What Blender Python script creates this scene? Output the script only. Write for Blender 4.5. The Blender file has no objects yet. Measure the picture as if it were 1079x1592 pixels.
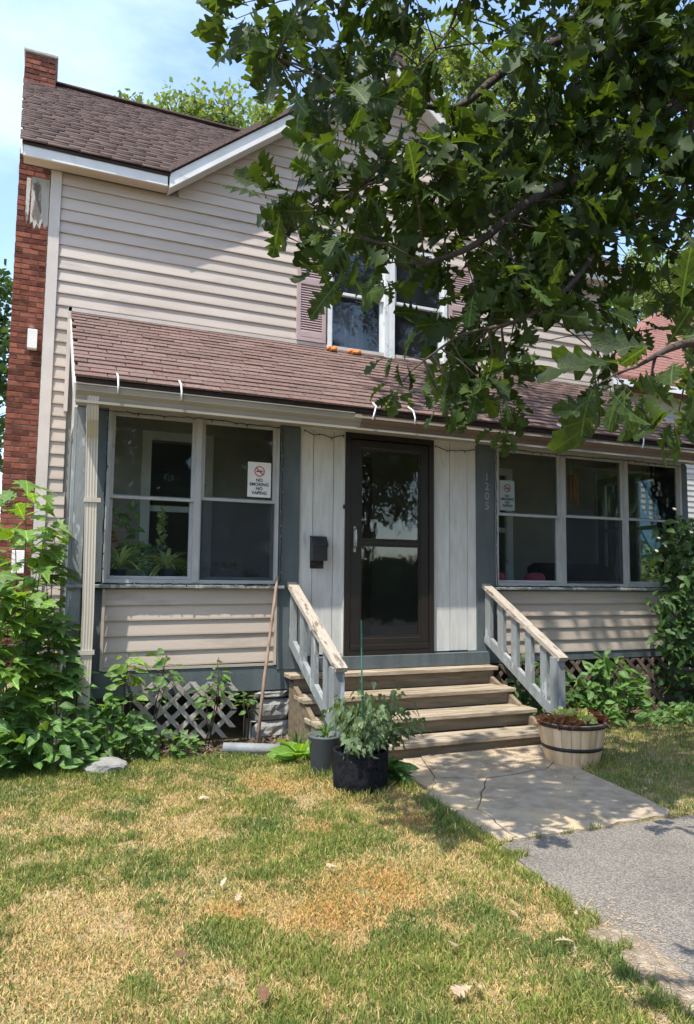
import bpy, bmesh, math, random
import numpy as np
from mathutils import Matrix, Vector
random.seed(7); RS = np.random.RandomState(11)
R_ = random.random
def U(a, b): return a + (b - a) * random.random()
sc = bpy.context.scene
C = sc.collection
# ------------------------------------------------------------------ camera
FPX, IW, IH = 1130.0, 1079.0, 1592.0
yaw, pitch, roll = .4033, .0931, .0104
CAMP = Vector((0.0, -6.2718, 1.399))
cy_, sy_, ct_, st_ = math.cos(yaw), math.sin(yaw), math.cos(pitch), math.sin(pitch)
FW = Vector((sy_*ct_, cy_*ct_, st_)); r0 = Vector((cy_, -sy_, 0)); u0 = r0.cross(FW)
RT = r0*math.cos(roll) + u0*math.sin(roll); UP = u0*math.cos(roll) - r0*math.sin(roll)
cd = bpy.data.cameras.new('camera'); cam = bpy.data.objects.new('camera', cd); C.objects.link(cam)
cd.sensor_fit = 'VERTICAL'; cd.sensor_height = 24.0; cd.lens = FPX*24.0/IH
cd.clip_start = .05; cd.clip_end = 2000
mw = Matrix(((RT.x, UP.x, -FW.x, CAMP.x), (RT.y, UP.y, -FW.y, CAMP.y), (RT.z, UP.z, -FW.z, CAMP.z), (0, 0, 0, 1)))
cam.matrix_world = mw; sc.camera = cam
def ray(px, py): return FW + RT*((px-IW/2)/FPX) - UP*((py-IH/2)/FPX)
def atY(px, py, y):                     # where the sight line of a photo pixel meets a plane of the place
    d = ray(px, py); return CAMP + d*((y-CAMP.y)/d.y)
def atZ(px, py, z=0.0):
    d = ray(px, py); return CAMP + d*((z-CAMP.z)/d.z)
def proj(v):
    w = Vector(v) - CAMP; z = w.dot(FW)
    if z <= .05: return (-9999, -9999, z)
    return (IW/2 + FPX*w.dot(RT)/z, IH/2 - FPX*w.dot(UP)/z, z)
# ------------------------------------------------------------------ sky, sun, exposure
SUN_EL, SUN_AZ = math.radians(66), math.radians(233)      # azimuth from +Y towards +X
sdir = Vector((math.sin(SUN_AZ)*math.cos(SUN_EL), math.cos(SUN_AZ)*math.cos(SUN_EL), math.sin(SUN_EL)))
world = bpy.data.worlds.new('World'); sc.world = world; world.use_nodes = True
wn, wl = world.node_tree.nodes, world.node_tree.links; wn.clear()
wo = wn.new('ShaderNodeOutputWorld'); bg = wn.new('ShaderNodeBackground'); bg.inputs[1].default_value = .148
sky = wn.new('ShaderNodeTexSky'); sky.sky_type = 'NISHITA'; sky.sun_disc = False
sky.sun_elevation = SUN_EL; sky.sun_rotation = SUN_AZ; sky.dust_density = 1.0; sky.air_density = 1.0; sky.ozone_density = 2.0
tc = wn.new('ShaderNodeTexCoord'); mp = wn.new('ShaderNodeMapping'); mp.inputs['Scale'].default_value = (1, 1, 2.6)
nz = wn.new('ShaderNodeTexNoise'); nz.inputs['Scale'].default_value = 2.1; nz.inputs['Detail'].default_value = 7; nz.inputs['Roughness'].default_value = .55
cr = wn.new('ShaderNodeValToRGB'); cr.color_ramp.elements[0].position = .47; cr.color_ramp.elements[0].color = (.04, .04, .04, 1)
cr.color_ramp.elements[1].position = .70; cr.color_ramp.elements[1].color = (.62, .62, .62, 1)
mx = wn.new('ShaderNodeMixRGB'); mx.inputs[2].default_value = (3.6, 4.3, 5.1, 1)
wl.new(tc.outputs['Generated'], mp.inputs[0]); wl.new(mp.outputs[0], nz.inputs['Vector']); wl.new(nz.outputs[0], cr.inputs[0])
wl.new(cr.outputs[0], mx.inputs[0]); wl.new(sky.outputs[0], mx.inputs[1]); wl.new(mx.outputs[0], bg.inputs[0]); wl.new(bg.outputs[0], wo.inputs[0])
sl = bpy.data.lights.new('sun', 'SUN'); sl.energy = 2.55; sl.angle = math.radians(.55); sl.color = (1, .945, .86)
so = bpy.data.objects.new('sun', sl); C.objects.link(so); so.rotation_euler = sdir.to_track_quat('Z', 'Y').to_euler()
vs = sc.view_settings; vs.view_transform = 'Standard'; vs.look = 'None'; vs.gamma = 1; vs.use_curve_mapping = False; vs.exposure = 1.45
sc.render.engine = 'CYCLES'
# ------------------------------------------------------------------ materials
MT = {}
def mat(name, c1, c2, scale=6, rough=.75, bump=.15, bscale=60, spec=.3, stretch=(1, 1, 1), rnd=0.0, c3=None, s3=2.5, t3=.62, w3=.05, metal=0, transl=0, bst=None, vein=False):
    """two-tone noise colour, a third tone in patches (wear, dirt), per-piece tone, fine relief"""
    m = bpy.data.materials.new(name); m.use_nodes = True; N, L = m.node_tree.nodes, m.node_tree.links; N.clear()
    out = N.new('ShaderNodeOutputMaterial'); b = N.new('ShaderNodeBsdfPrincipled')
    tcn = N.new('ShaderNodeTexCoord'); oi = N.new('ShaderNodeObjectInfo'); ge = N.new('ShaderNodeNewGeometry')
    ad = N.new('ShaderNodeMath'); ad.operation = 'ADD'; L.new(oi.outputs['Random'], ad.inputs[0]); L.new(ge.outputs['Random Per Island'], ad.inputs[1])
    fr = N.new('ShaderNodeMath'); fr.operation = 'FRACT'; L.new(ad.outputs[0], fr.inputs[0])
    sv = N.new('ShaderNodeVectorMath'); sv.operation = 'SCALE'; L.new(fr.outputs[0], sv.inputs['Scale']); sv.inputs[0].default_value = (13, 7, 11)
    av = N.new('ShaderNodeVectorMath'); av.operation = 'ADD'; L.new(tcn.outputs['Object'], av.inputs[0])
    if rnd > 0: L.new(sv.outputs[0], av.inputs[1])
    mpn = N.new('ShaderNodeMapping'); mpn.inputs['Scale'].default_value = stretch; L.new(av.outputs[0], mpn.inputs[0])
    n1 = N.new('ShaderNodeTexNoise'); n1.inputs['Scale'].default_value = scale; n1.inputs['Detail'].default_value = 6; L.new(mpn.outputs[0], n1.inputs['Vector'])
    rp = N.new('ShaderNodeValToRGB'); rp.color_ramp.elements[0].position = .32; rp.color_ramp.elements[1].position = .68
    rp.color_ramp.elements[0].color = (*c1, 1); rp.color_ramp.elements[1].color = (*c2, 1); L.new(n1.outputs[0], rp.inputs[0]); col = rp.outputs[0]
    if c3:
        n3 = N.new('ShaderNodeTexNoise'); n3.inputs['Scale'].default_value = s3; n3.inputs['Detail'].default_value = 8; n3.inputs['Roughness'].default_value = .65
        L.new(mpn.outputs[0], n3.inputs['Vector'])
        r3 = N.new('ShaderNodeValToRGB'); r3.color_ramp.elements[0].position = t3; r3.color_ramp.elements[1].position = min(1, t3+w3); L.new(n3.outputs[0], r3.inputs[0])
        m3 = N.new('ShaderNodeMixRGB'); m3.inputs[2].default_value = (*c3, 1); L.new(r3.outputs[0], m3.inputs[0]); L.new(col, m3.inputs[1]); col = m3.outputs[0]
    if vein:
        sx = N.new('ShaderNodeSeparateXYZ'); L.new(tcn.outputs['Object'], sx.inputs[0])
        def mth(op, a, b=None, c=None):
            q = N.new('ShaderNodeMath'); q.operation = op
            for i_, v_ in enumerate((a, b, c)):
                if v_ is None: continue
                if hasattr(v_, 'links'): L.new(v_, q.inputs[i_])
                else: q.inputs[i_].default_value = v_
            return q.outputs[0]
        ax = mth('ABSOLUTE', sx.outputs[0]); mid = mth('LESS_THAN', ax, .016)
        sd = mth('SUBTRACT', sx.outputs[1], mth('MULTIPLY', ax, .95)); ln = mth('LESS_THAN', mth('PINGPONG', sd, .075), .0085)
        fac = mth('MULTIPLY', mth('MAXIMUM', mid, mth('MULTIPLY', ln, .5)), .42)
        mv = N.new('ShaderNodeMixRGB'); L.new(fac, mv.inputs[0]); L.new(col, mv.inputs[1]); mv.inputs[2].default_value = (*[min(1, q_*2.6+.03) for q_ in c2], 1); col = mv.outputs[0]
    if rnd > 0:
        mr = N.new('ShaderNodeMapRange'); mr.inputs[3].default_value = 1-rnd; mr.inputs[4].default_value = 1+rnd; L.new(fr.outputs[0], mr.inputs[0])
        vm = N.new('ShaderNodeVectorMath'); vm.operation = 'SCALE'; L.new(col, vm.inputs[0]); L.new(mr.outputs[0], vm.inputs['Scale']); col = vm.outputs[0]
    L.new(col, b.inputs['Base Color']); b.inputs['Roughness'].default_value = rough; b.inputs['Specular IOR Level'].default_value = spec; b.inputs['Metallic'].default_value = metal
    if bump > 0:
        mb2 = N.new('ShaderNodeMapping'); mb2.inputs['Scale'].default_value = bst or stretch; L.new(av.outputs[0], mb2.inputs[0])
        nb = N.new('ShaderNodeTexNoise'); nb.inputs['Scale'].default_value = bscale; nb.inputs['Detail'].default_value = 4; L.new(mb2.outputs[0], nb.inputs['Vector'])
        bp = N.new('ShaderNodeBump'); bp.inputs['Strength'].default_value = bump; bp.inputs['Distance'].default_value = .01; L.new(nb.outputs[0], bp.inputs['Height']); L.new(bp.outputs[0], b.inputs['Normal'])
    if transl > 0:
        tr = N.new('ShaderNodeBsdfTranslucent'); ms = N.new('ShaderNodeMixShader'); ms.inputs[0].default_value = transl
        tv = N.new('ShaderNodeMixRGB'); tv.blend_type = 'MULTIPLY'; tv.inputs[0].default_value = 1; tv.inputs[2].default_value = (1.9, 1.75, .55, 1); L.new(col, tv.inputs[1])
        L.new(tv.outputs[0], tr.inputs[0]); L.new(b.outputs[0], ms.inputs[1]); L.new(tr.outputs[0], ms.inputs[2]); L.new(ms.outputs[0], out.inputs[0])
    else: L.new(b.outputs[0], out.inputs[0])
    MT[name] = m; return m
_leafargs = {}
def leafmat(name, *a, **k): mat(name, *a, **k); mat(name+'_veined', *a, vein=True, **k)
def glass(name, tint=(.93, .96, .95), ior=1.5, dust=0.0, dcol=(.3, .32, .34), bump=.02, rough=.01):
    m = bpy.data.materials.new(name); m.use_nodes = True; N, L = m.node_tree.nodes, m.node_tree.links; N.clear()
    out = N.new('ShaderNodeOutputMaterial'); tr = N.new('ShaderNodeBsdfTransparent'); tr.inputs[0].default_value = (*tint, 1)
    gl = N.new('ShaderNodeBsdfGlossy'); gl.inputs['Roughness'].default_value = rough
    fz = N.new('ShaderNodeFresnel'); fz.inputs[0].default_value = ior; ms = N.new('ShaderNodeMixShader')
    nb = N.new('ShaderNodeTexNoise'); nb.inputs['Scale'].default_value = 3.0; bp = N.new('ShaderNodeBump'); bp.inputs['Strength'].default_value = bump; bp.inputs['Distance'].default_value = .05
    L.new(nb.outputs[0], bp.inputs['Height']); L.new(bp.outputs[0], gl.inputs['Normal']); L.new(bp.outputs[0], fz.inputs['Normal'])
    L.new(fz.outputs[0], ms.inputs[0]); L.new(tr.outputs[0], ms.inputs[1]); L.new(gl.outputs[0], ms.inputs[2]); last = ms.outputs[0]
    if dust > 0:
        df = N.new('ShaderNodeBsdfDiffuse'); df.inputs[0].default_value = (*dcol, 1); m2 = N.new('ShaderNodeMixShader')
        nd = N.new('ShaderNodeTexNoise'); nd.inputs['Scale'].default_value = 4; nd.inputs['Detail'].default_value = 6
        mr = N.new('ShaderNodeMapRange'); mr.inputs[1].default_value = .3; mr.inputs[2].default_value = .7; mr.inputs[3].default_value = dust*.6; mr.inputs[4].default_value = dust*1.4
        L.new(nd.outputs[0], mr.inputs[0]); L.new(mr.outputs[0], m2.inputs[0]); L.new(last, m2.inputs[1]); L.new(df.outputs[0], m2.inputs[2]); last = m2.outputs[0]
    L.new(last, out.inputs[0]); MT[name] = m; return m
mat('vinyl', (.46, .392, .333), (.53, .46, .395), 3, .55, .12, 90, .35, (.35, 1, 2), .05, (.30, .25, .215), 2.2, .54, .22, bst=(.2, 1, 1))
mat('vinyl_tan', (.42, .35, .285), (.49, .415, .345), 3, .55, .12, 90, .35, (.35, 1, 2), .05, (.27, .22, .18), 2.4, .54, .22, bst=(.2, 1, 1))
mat('white_trim', (.66, .66, .64), (.74, .74, .72), 5, .5, .1, 40, .4, (1, 1, 1), .03, (.42, .41, .38), 3.0, .64, .10)
mat('board_white', (.56, .555, .52), (.67, .665, .63), 8, .7, .5, 70, .25, (3, 3, .5), .05, (.30, .30, .28), 2.4, .64, .10, bst=(2, 2, 14))
mat('peel_white', (.40, .39, .36), (.52, .51, .48), 8, .75, .4, 50, .25, (2, 2, .6), 0, (.16, .13, .11), 3.2, .54, .04)
mat('alu_frame', (.34, .345, .335), (.42, .42, .41), 5, .45, .08, 40, .4, (1, 1, 1), .03, (.27, .27, .25), 6, .62, .1)
mat('win_white', (.60, .62, .62), (.70, .72, .71), 5, .5, .1, 40, .4, (1, 1, 1), .03, (.34, .33, .30), 7, .6, .08)
mat('blue_grey', (.080, .098, .102), (.112, .134, .138), 5, .7, .35, 60, .3, (2, 2, .5), .04, (.24, .27, .28), 5.5, .665, .03, bst=(2, 2, .6))
mat('blue_grey_worn', (.19, .205, .205), (.27, .285, .28), 6, .75, .4, 60, .25, (2, 2, .5), .05, (.40, .43, .43), 7, .56, .05, bst=(2, 2, .4))
mat('gutter', (.255, .23, .18), (.32, .29, .23), 3, .45, .08, 30, .4, (.5, 1, 1), 0, (.20, .155, .11), 1.7, .60, .12)
mat('gutter_brown', (.13, .085, .06), (.20, .14, .10), 3, .5, .1, 30, .35, (.5, 1, 1), 0, (.34, .30, .24), 2.2, .62, .1)
mat('downspout', (.42, .38, .31), (.50, .455, .375), 3, .5, .08, 30, .4, (2, 2, .3), 0, (.36, .31, .24), 5, .64, .1)
mat('shingle', (.145, .095, .080), (.225, .155, .135), 40, .95, .7, 260, .08, (1, 1, 1), .15, (.20, .105, .08), 1.1, .55, .22)
mat('shingle_dark', (.135, .096, .086), (.205, .150, .134), 40, .95, .7, 260, .08, (1, 1, 1), .13, (.07, .055, .052), 2.0, .58, .2)
mat('roof_deck', (.03, .022, .02), (.05, .035, .03), 10, .9, 0)
mat('soffit', (.50, .50, .48), (.58, .58, .56), 4, .7, .1)
mat('trim_beige', (.50, .445, .39), (.57, .51, .45), 5, .5, .1, 40, .4, (1, 1, 1), .03, (.36, .31, .28), 3.0, .64, .10)
mat('brick', (.125, .042, .030), (.21, .080, .055), 9, .9, .6, 90, .1, (1, 1, 1), .45, (.30, .17, .12), 4, .68, .06)
mat('mortar', (.20, .165, .14), (.30, .25, .215), 20, .9, .5, 80)
mat('cement_cap', (.32, .31, .28), (.46, .45, .41), 12, .9, .6, 50)
mat('urn_stone', (.06, .055, .05), (.11, .10, .09), 7, .9, .5, 30)
mat('stone_block', (.19, .185, .175), (.31, .30, .28), 7, .9, .9, 18, .2, (1, 1, 1), .12, (.14, .13, .12), 3, .6, .12)
mat('wood_grey', (.27, .215, .145), (.46, .385, .285), 5, .8, .7, 45, .2, (.6, 5, 5), .10, (.15, .105, .07), 3.5, .53, .14, bst=(.35, 5, 5))
mat('wood_rail', (.33, .285, .225), (.50, .44, .365), 5, .8, .7, 45, .2, (5, .6, 2), .05, (.18, .14, .105), 5, .54, .08, bst=(6, .5, 4))
mat('wood_riser', (.15, .115, .075), (.26, .20, .135), 5, .85, .6, 45, .2, (.6, 5, 5), .12, (.10, .115, .035), 1.6, .60, .1, bst=(.35, 5, 5))
mat('lattice_brown', (.12, .085, .065), (.20, .15, .115), 8, .85, .5, 60, .2, (1, 1, 1), .15)
mat('lattice', (.34, .30, .265), (.46, .42, .375), 8, .85, .5, 60, .2, (1, 1, 1), .15, (.22, .16, .12), 3, .6, .1)
mat('stick', (.22, .15, .11), (.34, .25, .19), 10, .8, .4, 60, .2, (4, 4, .6), 0)
mat('brown_metal', (.013, .010, .008), (.021, .016, .013), 4, .38, .05, 30, .5)
mat('black_metal', (.012, .012, .013), (.03, .03, .032), 12, .35, .25, 18, .5)
mat('nickel', (.35, .35, .34), (.5, .5, .49), 10, .3, 0, 30, .5, metal=.8)
mat('shutter', (.40, .30, .295), (.47, .36, .35), 5, .6, .15, 60, .3, (1, 1, 1), .04, (.33, .24, .23), 3, .62, .1)
mat('wire', (.012, .02, .016), (.02, .03, .022), 10, .5, 0)
mat('bulb', (.25, .26, .25), (.35, .36, .35), 10, .2, 0)
mat('interior', (.26, .25, .22), (.32, .30, .265), 3, .9, .05)
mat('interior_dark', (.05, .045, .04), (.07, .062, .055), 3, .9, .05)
mat('floor_paint', (.10, .09, .08), (.14, .13, .11), 5, .6, .1)
mat('sign_white', (.68, .68, .66), (.74, .74, .72), 20, .5, 0)
mat('sign_red', (.55, .02, .02), (.60, .03, .03), 10, .5, 0)
mat('ink', (.012, .012, .012), (.02, .02, .02), 10, .5, 0)
mat('digit', (.24, .26, .26), (.32, .34, .34), 12, .5, 0)
mat('teal_pot', (.30, .50, .50), (.38, .58, .58), 5, .5, .05)
mat('grey_pot', (.085, .095, .105), (.115, .125, .135), 5, .55, .08, 40, .3)
mat('blue_pot', (.07, .085, .12), (.10, .12, .16), 5, .5, .05)
mat('purple_pot', (.05, .04, .10), (.07, .06, .14), 5, .5, .05)
mat('felt', (.010, .010, .012), (.022, .022, .025), 30, .95, .6, 150, .1)
mat('potting', (.035, .024, .016), (.07, .05, .035), 30, .95, .8, 60, .1)
mat('barrel', (.56, .38, .21), (.70, .51, .32), 5, .6, .25, 40, .3, (4, 4, .5), .16, (.34, .22, .13), 4, .62, .1)
mat('hoop', (.022, .016, .014), (.05, .04, .035), 12, .5, .1)
mat('teal', (.01, .22, .24), (.02, .30, .32), 5, .3, 0)
mat('green_stake', (.02, .10, .06), (.03, .14, .09), 10, .45, 0)
mat('pink', (.45, .07, .14), (.55, .10, .19), 5, .8, .1)
mat('sofa', (.02, .022, .03), (.035, .037, .048), 8, .9, .2)
mat('chime', (.42, .13, .04), (.52, .18, .06), 5, .4, .05)
mat('table_wood', (.10, .07, .05), (.14, .10, .07), 5, .6, .1)
mat('curtain', (.20, .20, .24), (.28, .28, .33), 6, .9, .1)
mat('orange', (.55, .16, .04), (.66, .26, .09), 18, .85, .6, 40)
mat('pipe_grey', (.17, .18, .185), (.26, .27, .27), 7, .6, .3, 40)
mat('neigh_roof', (.17, .075, .055), (.26, .12, .09), 12, .8, .3, 60, .3, (1, 1, 1), 0, (.15, .07, .055), 1.2, .55, .2)
mat('neigh_wall', (.38, .37, .34), (.45, .44, .41), 4, .7, .2)
mat('blue_paint', (.10, .22, .34), (.15, .29, .42), 5, .6, .1)
leafmat('oak_leaf', (.022, .042, .009), (.050, .082, .016), 5, .55, .25, 22, .26, (1, 1, 1), .45, transl=.40)
mat('oak_bark', (.045, .035, .028), (.10, .08, .065), 10, .9, .9, 26, .1, (2, 2, .5))
mat('twig', (.045, .034, .024), (.08, .06, .042), 10, .8, .2)
leafmat('maple_leaf', (.085, .16, .028), (.15, .255, .05), 5, .5, .2, 22, .4, (1, 1, 1), .28, transl=.38)
leafmat('weed_leaf', (.065, .14, .035), (.125, .23, .06), 5, .5, .2, 22, .4, (1, 1, 1), .28, transl=.36)
leafmat('dock_leaf', (.12, .24, .03), (.18, .33, .05), 5, .5, .2, 22, .4, (1, 1, 1), .15, transl=.4)
mat('tomato_leaf', (.10, .155, .075), (.19, .255, .13), 5, .6, .2, 22, .3, (1, 1, 1), .3, transl=.35)
mat('spider_leaf', (.24, .36, .12), (.58, .64, .38), 9, .5, 0, 22, .4, (1, 1, 1), .25, transl=.35)
leafmat('houseplant_leaf', (.08, .17, .05), (.16, .28, .09), 5, .4, 0, 22, .4, (1, 1, 1), .3, transl=.3)
leafmat('vine_leaf', (.035, .08, .02), (.07, .135, .035), 5, .5, .2, 22, .4, (1, 1, 1), .3, transl=.35)
mat('far_leaf', (.10, .155, .045), (.19, .25, .085), .6, .6, 0, 22, .3, (1, 1, 1), .35, transl=.42)
mat('far_leaf_dark', (.030, .065, .020), (.06, .11, .035), .6, .6, 0, 22, .3, (1, 1, 1), .35, transl=.35)
mat('red_leaf', (.20, .035, .025), (.32, .10, .06), 8, .5, .1, 22, .3, (1, 1, 1), .35, transl=.3)
mat('bronze_leaf', (.18, .07, .035), (.28, .13, .07), 8, .5, .1, 22, .3, (1, 1, 1), .35, transl=.3)
mat('lime_leaf', (.36, .42, .12), (.55, .58, .26), 8, .5, .1, 22, .3, (1, 1, 1), .25, transl=.35)
mat('flower_white', (.55, .52, .50), (.68, .62, .60), 8, .6, 0, transl=.3)
mat('flower_red', (.45, .03, .03), (.55, .06, .04), 8, .6, 0, transl=.3)
mat('dead_leaf', (.34, .24, .15), (.50, .40, .28), 6, .7, .3, 30, .3, (1, 1, 1), .30, transl=.15)
mat('dead_leaf_dark', (.10, .05, .025), (.18, .09, .05), 6, .8, .3)
mat('bark_far', (.10, .08, .065), (.16, .13, .11), 4, .9, .4, 12)
mat('soil', (.075, .055, .040), (.15, .115, .085), 14, .95, .9, 40, .1, (1, 1, 1), 0, (.22, .17, .12), 9, .56, .06)
mat('dirt', (.17, .135, .10), (.27, .22, .165), 22, .95, .9, 80, .1, (1, 1, 1), 0, (.36, .30, .22), 14, .52, .08)
mat('mulch', (.09, .06, .04), (.24, .18, .13), 14, .9, .5, 40, .2, (1, 1, 1), .4)
mat('lawn_ground', (.22, .165, .095), (.34, .26, .145), 5, .95, .8, 60, .1, (1, 1, 1), 0, (.12, .14, .045), .9, .50, .12)
mat('concrete', (.31, .245, .17), (.47, .385, .28), 9, .9, .9, 120, .10, (1, 1, 1), 0, (.52, .40, .25), 2.2, .48, .16)
mat('road', (.045, .045, .047), (.06, .06, .062), 20, .9, .3, 90)
mat('blade', (.3, .3, .1), (.3, .3, .1), 3, .6, 0)
mat('red_car', (.30, .02, .02), (.33, .03, .03), 4, .3, 0, spec=.5)
glass('glass', ior=1.38, dust=.012, dcol=(.35, .36, .36))
glass('screen', (.72, .73, .75), ior=1.1, dust=.13, dcol=(.12, .13, .145))
glass('door_glass', (.80, .81, .79), ior=1.7, dust=.006, bump=.05)
glass('upper_glass', ior=1.5, dust=.04, dcol=(.3, .32, .36), bump=.05)
def asphalt():
    m = bpy.data.materials.new('asphalt'); m.use_nodes = True; N, L = m.node_tree.nodes, m.node_tree.links
    b = N['Principled BSDF']; tcn = N.new('ShaderNodeTexCoord')
    v = N.new('ShaderNodeTexVoronoi'); v.inputs['Scale'].default_value = 150; L.new(tcn.outputs['Object'], v.inputs['Vector'])
    r = N.new('ShaderNodeValToRGB'); e = r.color_ramp.elements; e[0].position = .1; e[0].color = (.13, .115, .095, 1); e[1].position = .95; e[1].color = (.30, .268, .225, 1)
    e2 = r.color_ramp.elements.new(.55); e2.color = (.20, .184, .162, 1)
    s = N.new('ShaderNodeSeparateColor'); L.new(v.outputs['Color'], s.inputs[0]); L.new(s.outputs[0], r.inputs[0])
    n = N.new('ShaderNodeTexNoise'); n.inputs['Scale'].default_value = 1.6; n.inputs['Detail'].default_value = 6; L.new(tcn.outputs['Object'], n.inputs['Vector'])
    r2 = N.new('ShaderNodeValToRGB'); r2.color_ramp.elements[0].position = .3; r2.color_ramp.elements[0].color = (.78, .78, .78, 1); r2.color_ramp.elements[1].position = .7; r2.color_ramp.elements[1].color = (1.12, 1.1, 1.07, 1)
    L.new(n.outputs[0], r2.inputs[0]); mm = N.new('ShaderNodeMixRGB'); mm.blend_type = 'MULTIPLY'; mm.inputs[0].default_value = 1
    L.new(r.outputs[0], mm.inputs[1]); L.new(r2.outputs[0], mm.inputs[2]); L.new(mm.outputs[0], b.inputs['Base Color']); b.inputs['Roughness'].default_value = .85; b.inputs['Specular IOR Level'].default_value = .25
    bp = N.new('ShaderNodeBump'); bp.inputs['Strength'].default_value = .9; bp.inputs['Distance'].default_value = .006; bp.invert = True
    L.new(v.outputs['Distance'], bp.inputs['Height']); L.new(bp.outputs[0], b.inputs['Normal']); MT['asphalt'] = m
asphalt()
def blade_mat():
    m = MT['blade']; N, L = m.node_tree.nodes, m.node_tree.links; N.clear()
    out = N.new('ShaderNodeOutputMaterial'); b = N.new('ShaderNodeBsdfDiffuse'); t = N.new('ShaderNodeBsdfTranslucent'); ms = N.new('ShaderNodeMixShader'); ms.inputs[0].default_value = .28
    a = N.new('ShaderNodeAttribute'); a.attribute_name = 'tone'
    L.new(a.outputs['Color'], b.inputs[0]); L.new(a.outputs['Color'], t.inputs[0]); L.new(b.outputs[0], ms.inputs[1]); L.new(t.outputs[0], ms.inputs[2]); L.new(ms.outputs[0], out.inputs[0])
blade_mat()
# ------------------------------------------------------------------ builders
class MB:
    def __init__(s): s.v = []; s.f = []; s.sm = []
    def add(s, vs, fs, smooth=False):
        n = len(s.v); s.v += [tuple(p) for p in vs]; s.f += [tuple(i+n for i in f) for f in fs]; s.sm += [smooth]*len(fs); return s
    def box(s, x0, x1, y0, y1, z0, z1):
        return s.add([(x0,y0,z0),(x1,y0,z0),(x1,y1,z0),(x0,y1,z0),(x0,y0,z1),(x1,y0,z1),(x1,y1,z1),(x0,y1,z1)],
                     [(0,3,2,1),(4,5,6,7),(0,1,5,4),(1,2,6,5),(2,3,7,6),(3,0,4,7)])
    def bev(s, x0, x1, y0, y1, z0, z1, b=.006):          # box with chamfered edges
        def ring(z, i): return [(x0+i,y0+b*0+i,z),(x1-i,y0+i,z),(x1-i,y1-i,z),(x0+i,y1-i,z)]
        vs = ring(z0, b) + ring(z0+b, 0) + ring(z1-b, 0) + ring(z1, b); fs = [(0,3,2,1),(12,13,14,15)]
        for k in range(3):
            for j in range(4): a = k*4+j; c = k*4+(j+1) % 4; fs.append((a, c, c+4, a+4))
        return s.add(vs, fs)
    def prism(s, pts, off):                              # polygon extruded by a vector
        n = len(pts); o = Vector(off); a = [Vector(p) for p in pts]
        vs = a + [p+o for p in a]; fs = [tuple(range(n))[::-1], tuple(range(n, 2*n))] + [(i, (i+1) % n, (i+1) % n+n, i+n) for i in range(n)]
        return s.add(vs, fs)
    def bar(s, a, b, w, h, up=(0, 0, 1)):                # straight timber between two points
        a, b = Vector(a), Vector(b); d = (b-a).normalized(); r = d.cross(Vector(up))
        if r.length < 1e-4: r = Vector((1, 0, 0))
        r.normalize(); u = r.cross(d); vs = []
        for p in (a, b):
            for i, j in ((-1,-1),(1,-1),(1,1),(-1,1)): vs.append(p + r*(i*w/2) + u*(j*h/2))
        return s.add(vs, [(0,3,2,1),(4,5,6,7),(0,1,5,4),(1,2,6,5),(2,3,7,6),(3,0,4,7)])
    def tube(s, pts, rad, n=7, cap=True):
        pts = [Vector(p) for p in pts]; m = len(pts); rad = rad if hasattr(rad, '__len__') else [rad]*m; vs = []; pu = None
        for i, p in enumerate(pts):
            d = (pts[min(i+1, m-1)]-pts[max(i-1, 0)]); d = d.normalized() if d.length > 1e-9 else Vector((0, 0, 1))
            if pu is None: pu = d.orthogonal().normalized()
            u = (pu - d*pu.dot(d)); u = u.normalized() if u.length > 1e-6 else d.orthogonal().normalized(); pu = u; w = d.cross(u)
            for k in range(n): a = 2*math.pi*k/n; vs.append(p + (u*math.cos(a)+w*math.sin(a))*rad[i])
        fs = [(i*n+k, i*n+(k+1) % n, (i+1)*n+(k+1) % n, (i+1)*n+k) for i in range(m-1) for k in range(n)]
        if cap: fs += [tuple(range(n))[::-1], tuple(range((m-1)*n, m*n))]
        return s.add(vs, fs, True)
    def lathe(s, prof, c=(0, 0, 0), n=24, smooth=True, wob=0):
        vs = []; c = Vector(c)
        for r, z in prof:
            for k in range(n):
                a = 2*math.pi*k/n; q = r*(1+wob*math.sin(3*a+z*9)+wob*.6*math.sin(7*a)); vs.append(c+Vector((q*math.cos(a), q*math.sin(a), z)))
        fs = [(i*n+k, i*n+(k+1) % n, (i+1)*n+(k+1) % n, (i+1)*n+k) for i in range(len(prof)-1) for k in range(n)]
        fs += [tuple(range(n))[::-1], tuple(range((len(prof)-1)*n, len(prof)*n))]
        return s.add(vs, fs, smooth)
    def mesh(s, name, m):
        me = bpy.data.meshes.new(name); me.from_pydata([tuple(v) for v in s.v], [], s.f)
        if m: me.materials.append(MT[m])
        if any(s.sm): me.polygons.foreach_set('use_smooth', s.sm)
        me.update(); return me
WM = {}
def link(o, parent, mtx=None):
    C.objects.link(o)
    if parent is not None:
        o.parent = parent; o.matrix_parent_inverse = WM[parent].inverted()
    if mtx is not None: o.matrix_basis = mtx
    WM[o] = mtx.copy() if mtx is not None else Matrix.Identity(4)
    return o
def part(name, mb, m, parent=None, mtx=None, label=None, stuff=False):
    me = mb.mesh(name, m) if isinstance(mb, MB) else mb
    o = bpy.data.objects.new(name, me); link(o, parent, mtx)
    if label: o['label'] = label
    if stuff: o['kind'] = 'stuff'
    return o
def tag(o, label, cat, group=None):
    o['label'] = label; o['category'] = cat
    if group: o['group'] = group
    return o
def thing(name, loc, label, cat, group=None):
    o = bpy.data.objects.new(name, None); o.empty_display_size = .2; link(o, None, Matrix.Translation(Vector(loc))); return tag(o, label, cat, group)
def struct(name, mb, m, parent=None, mtx=None):
    o = part(name, mb, m, parent, mtx); o['kind'] = 'structure' if parent is None else o.get('kind', 'structure'); return o
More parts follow.
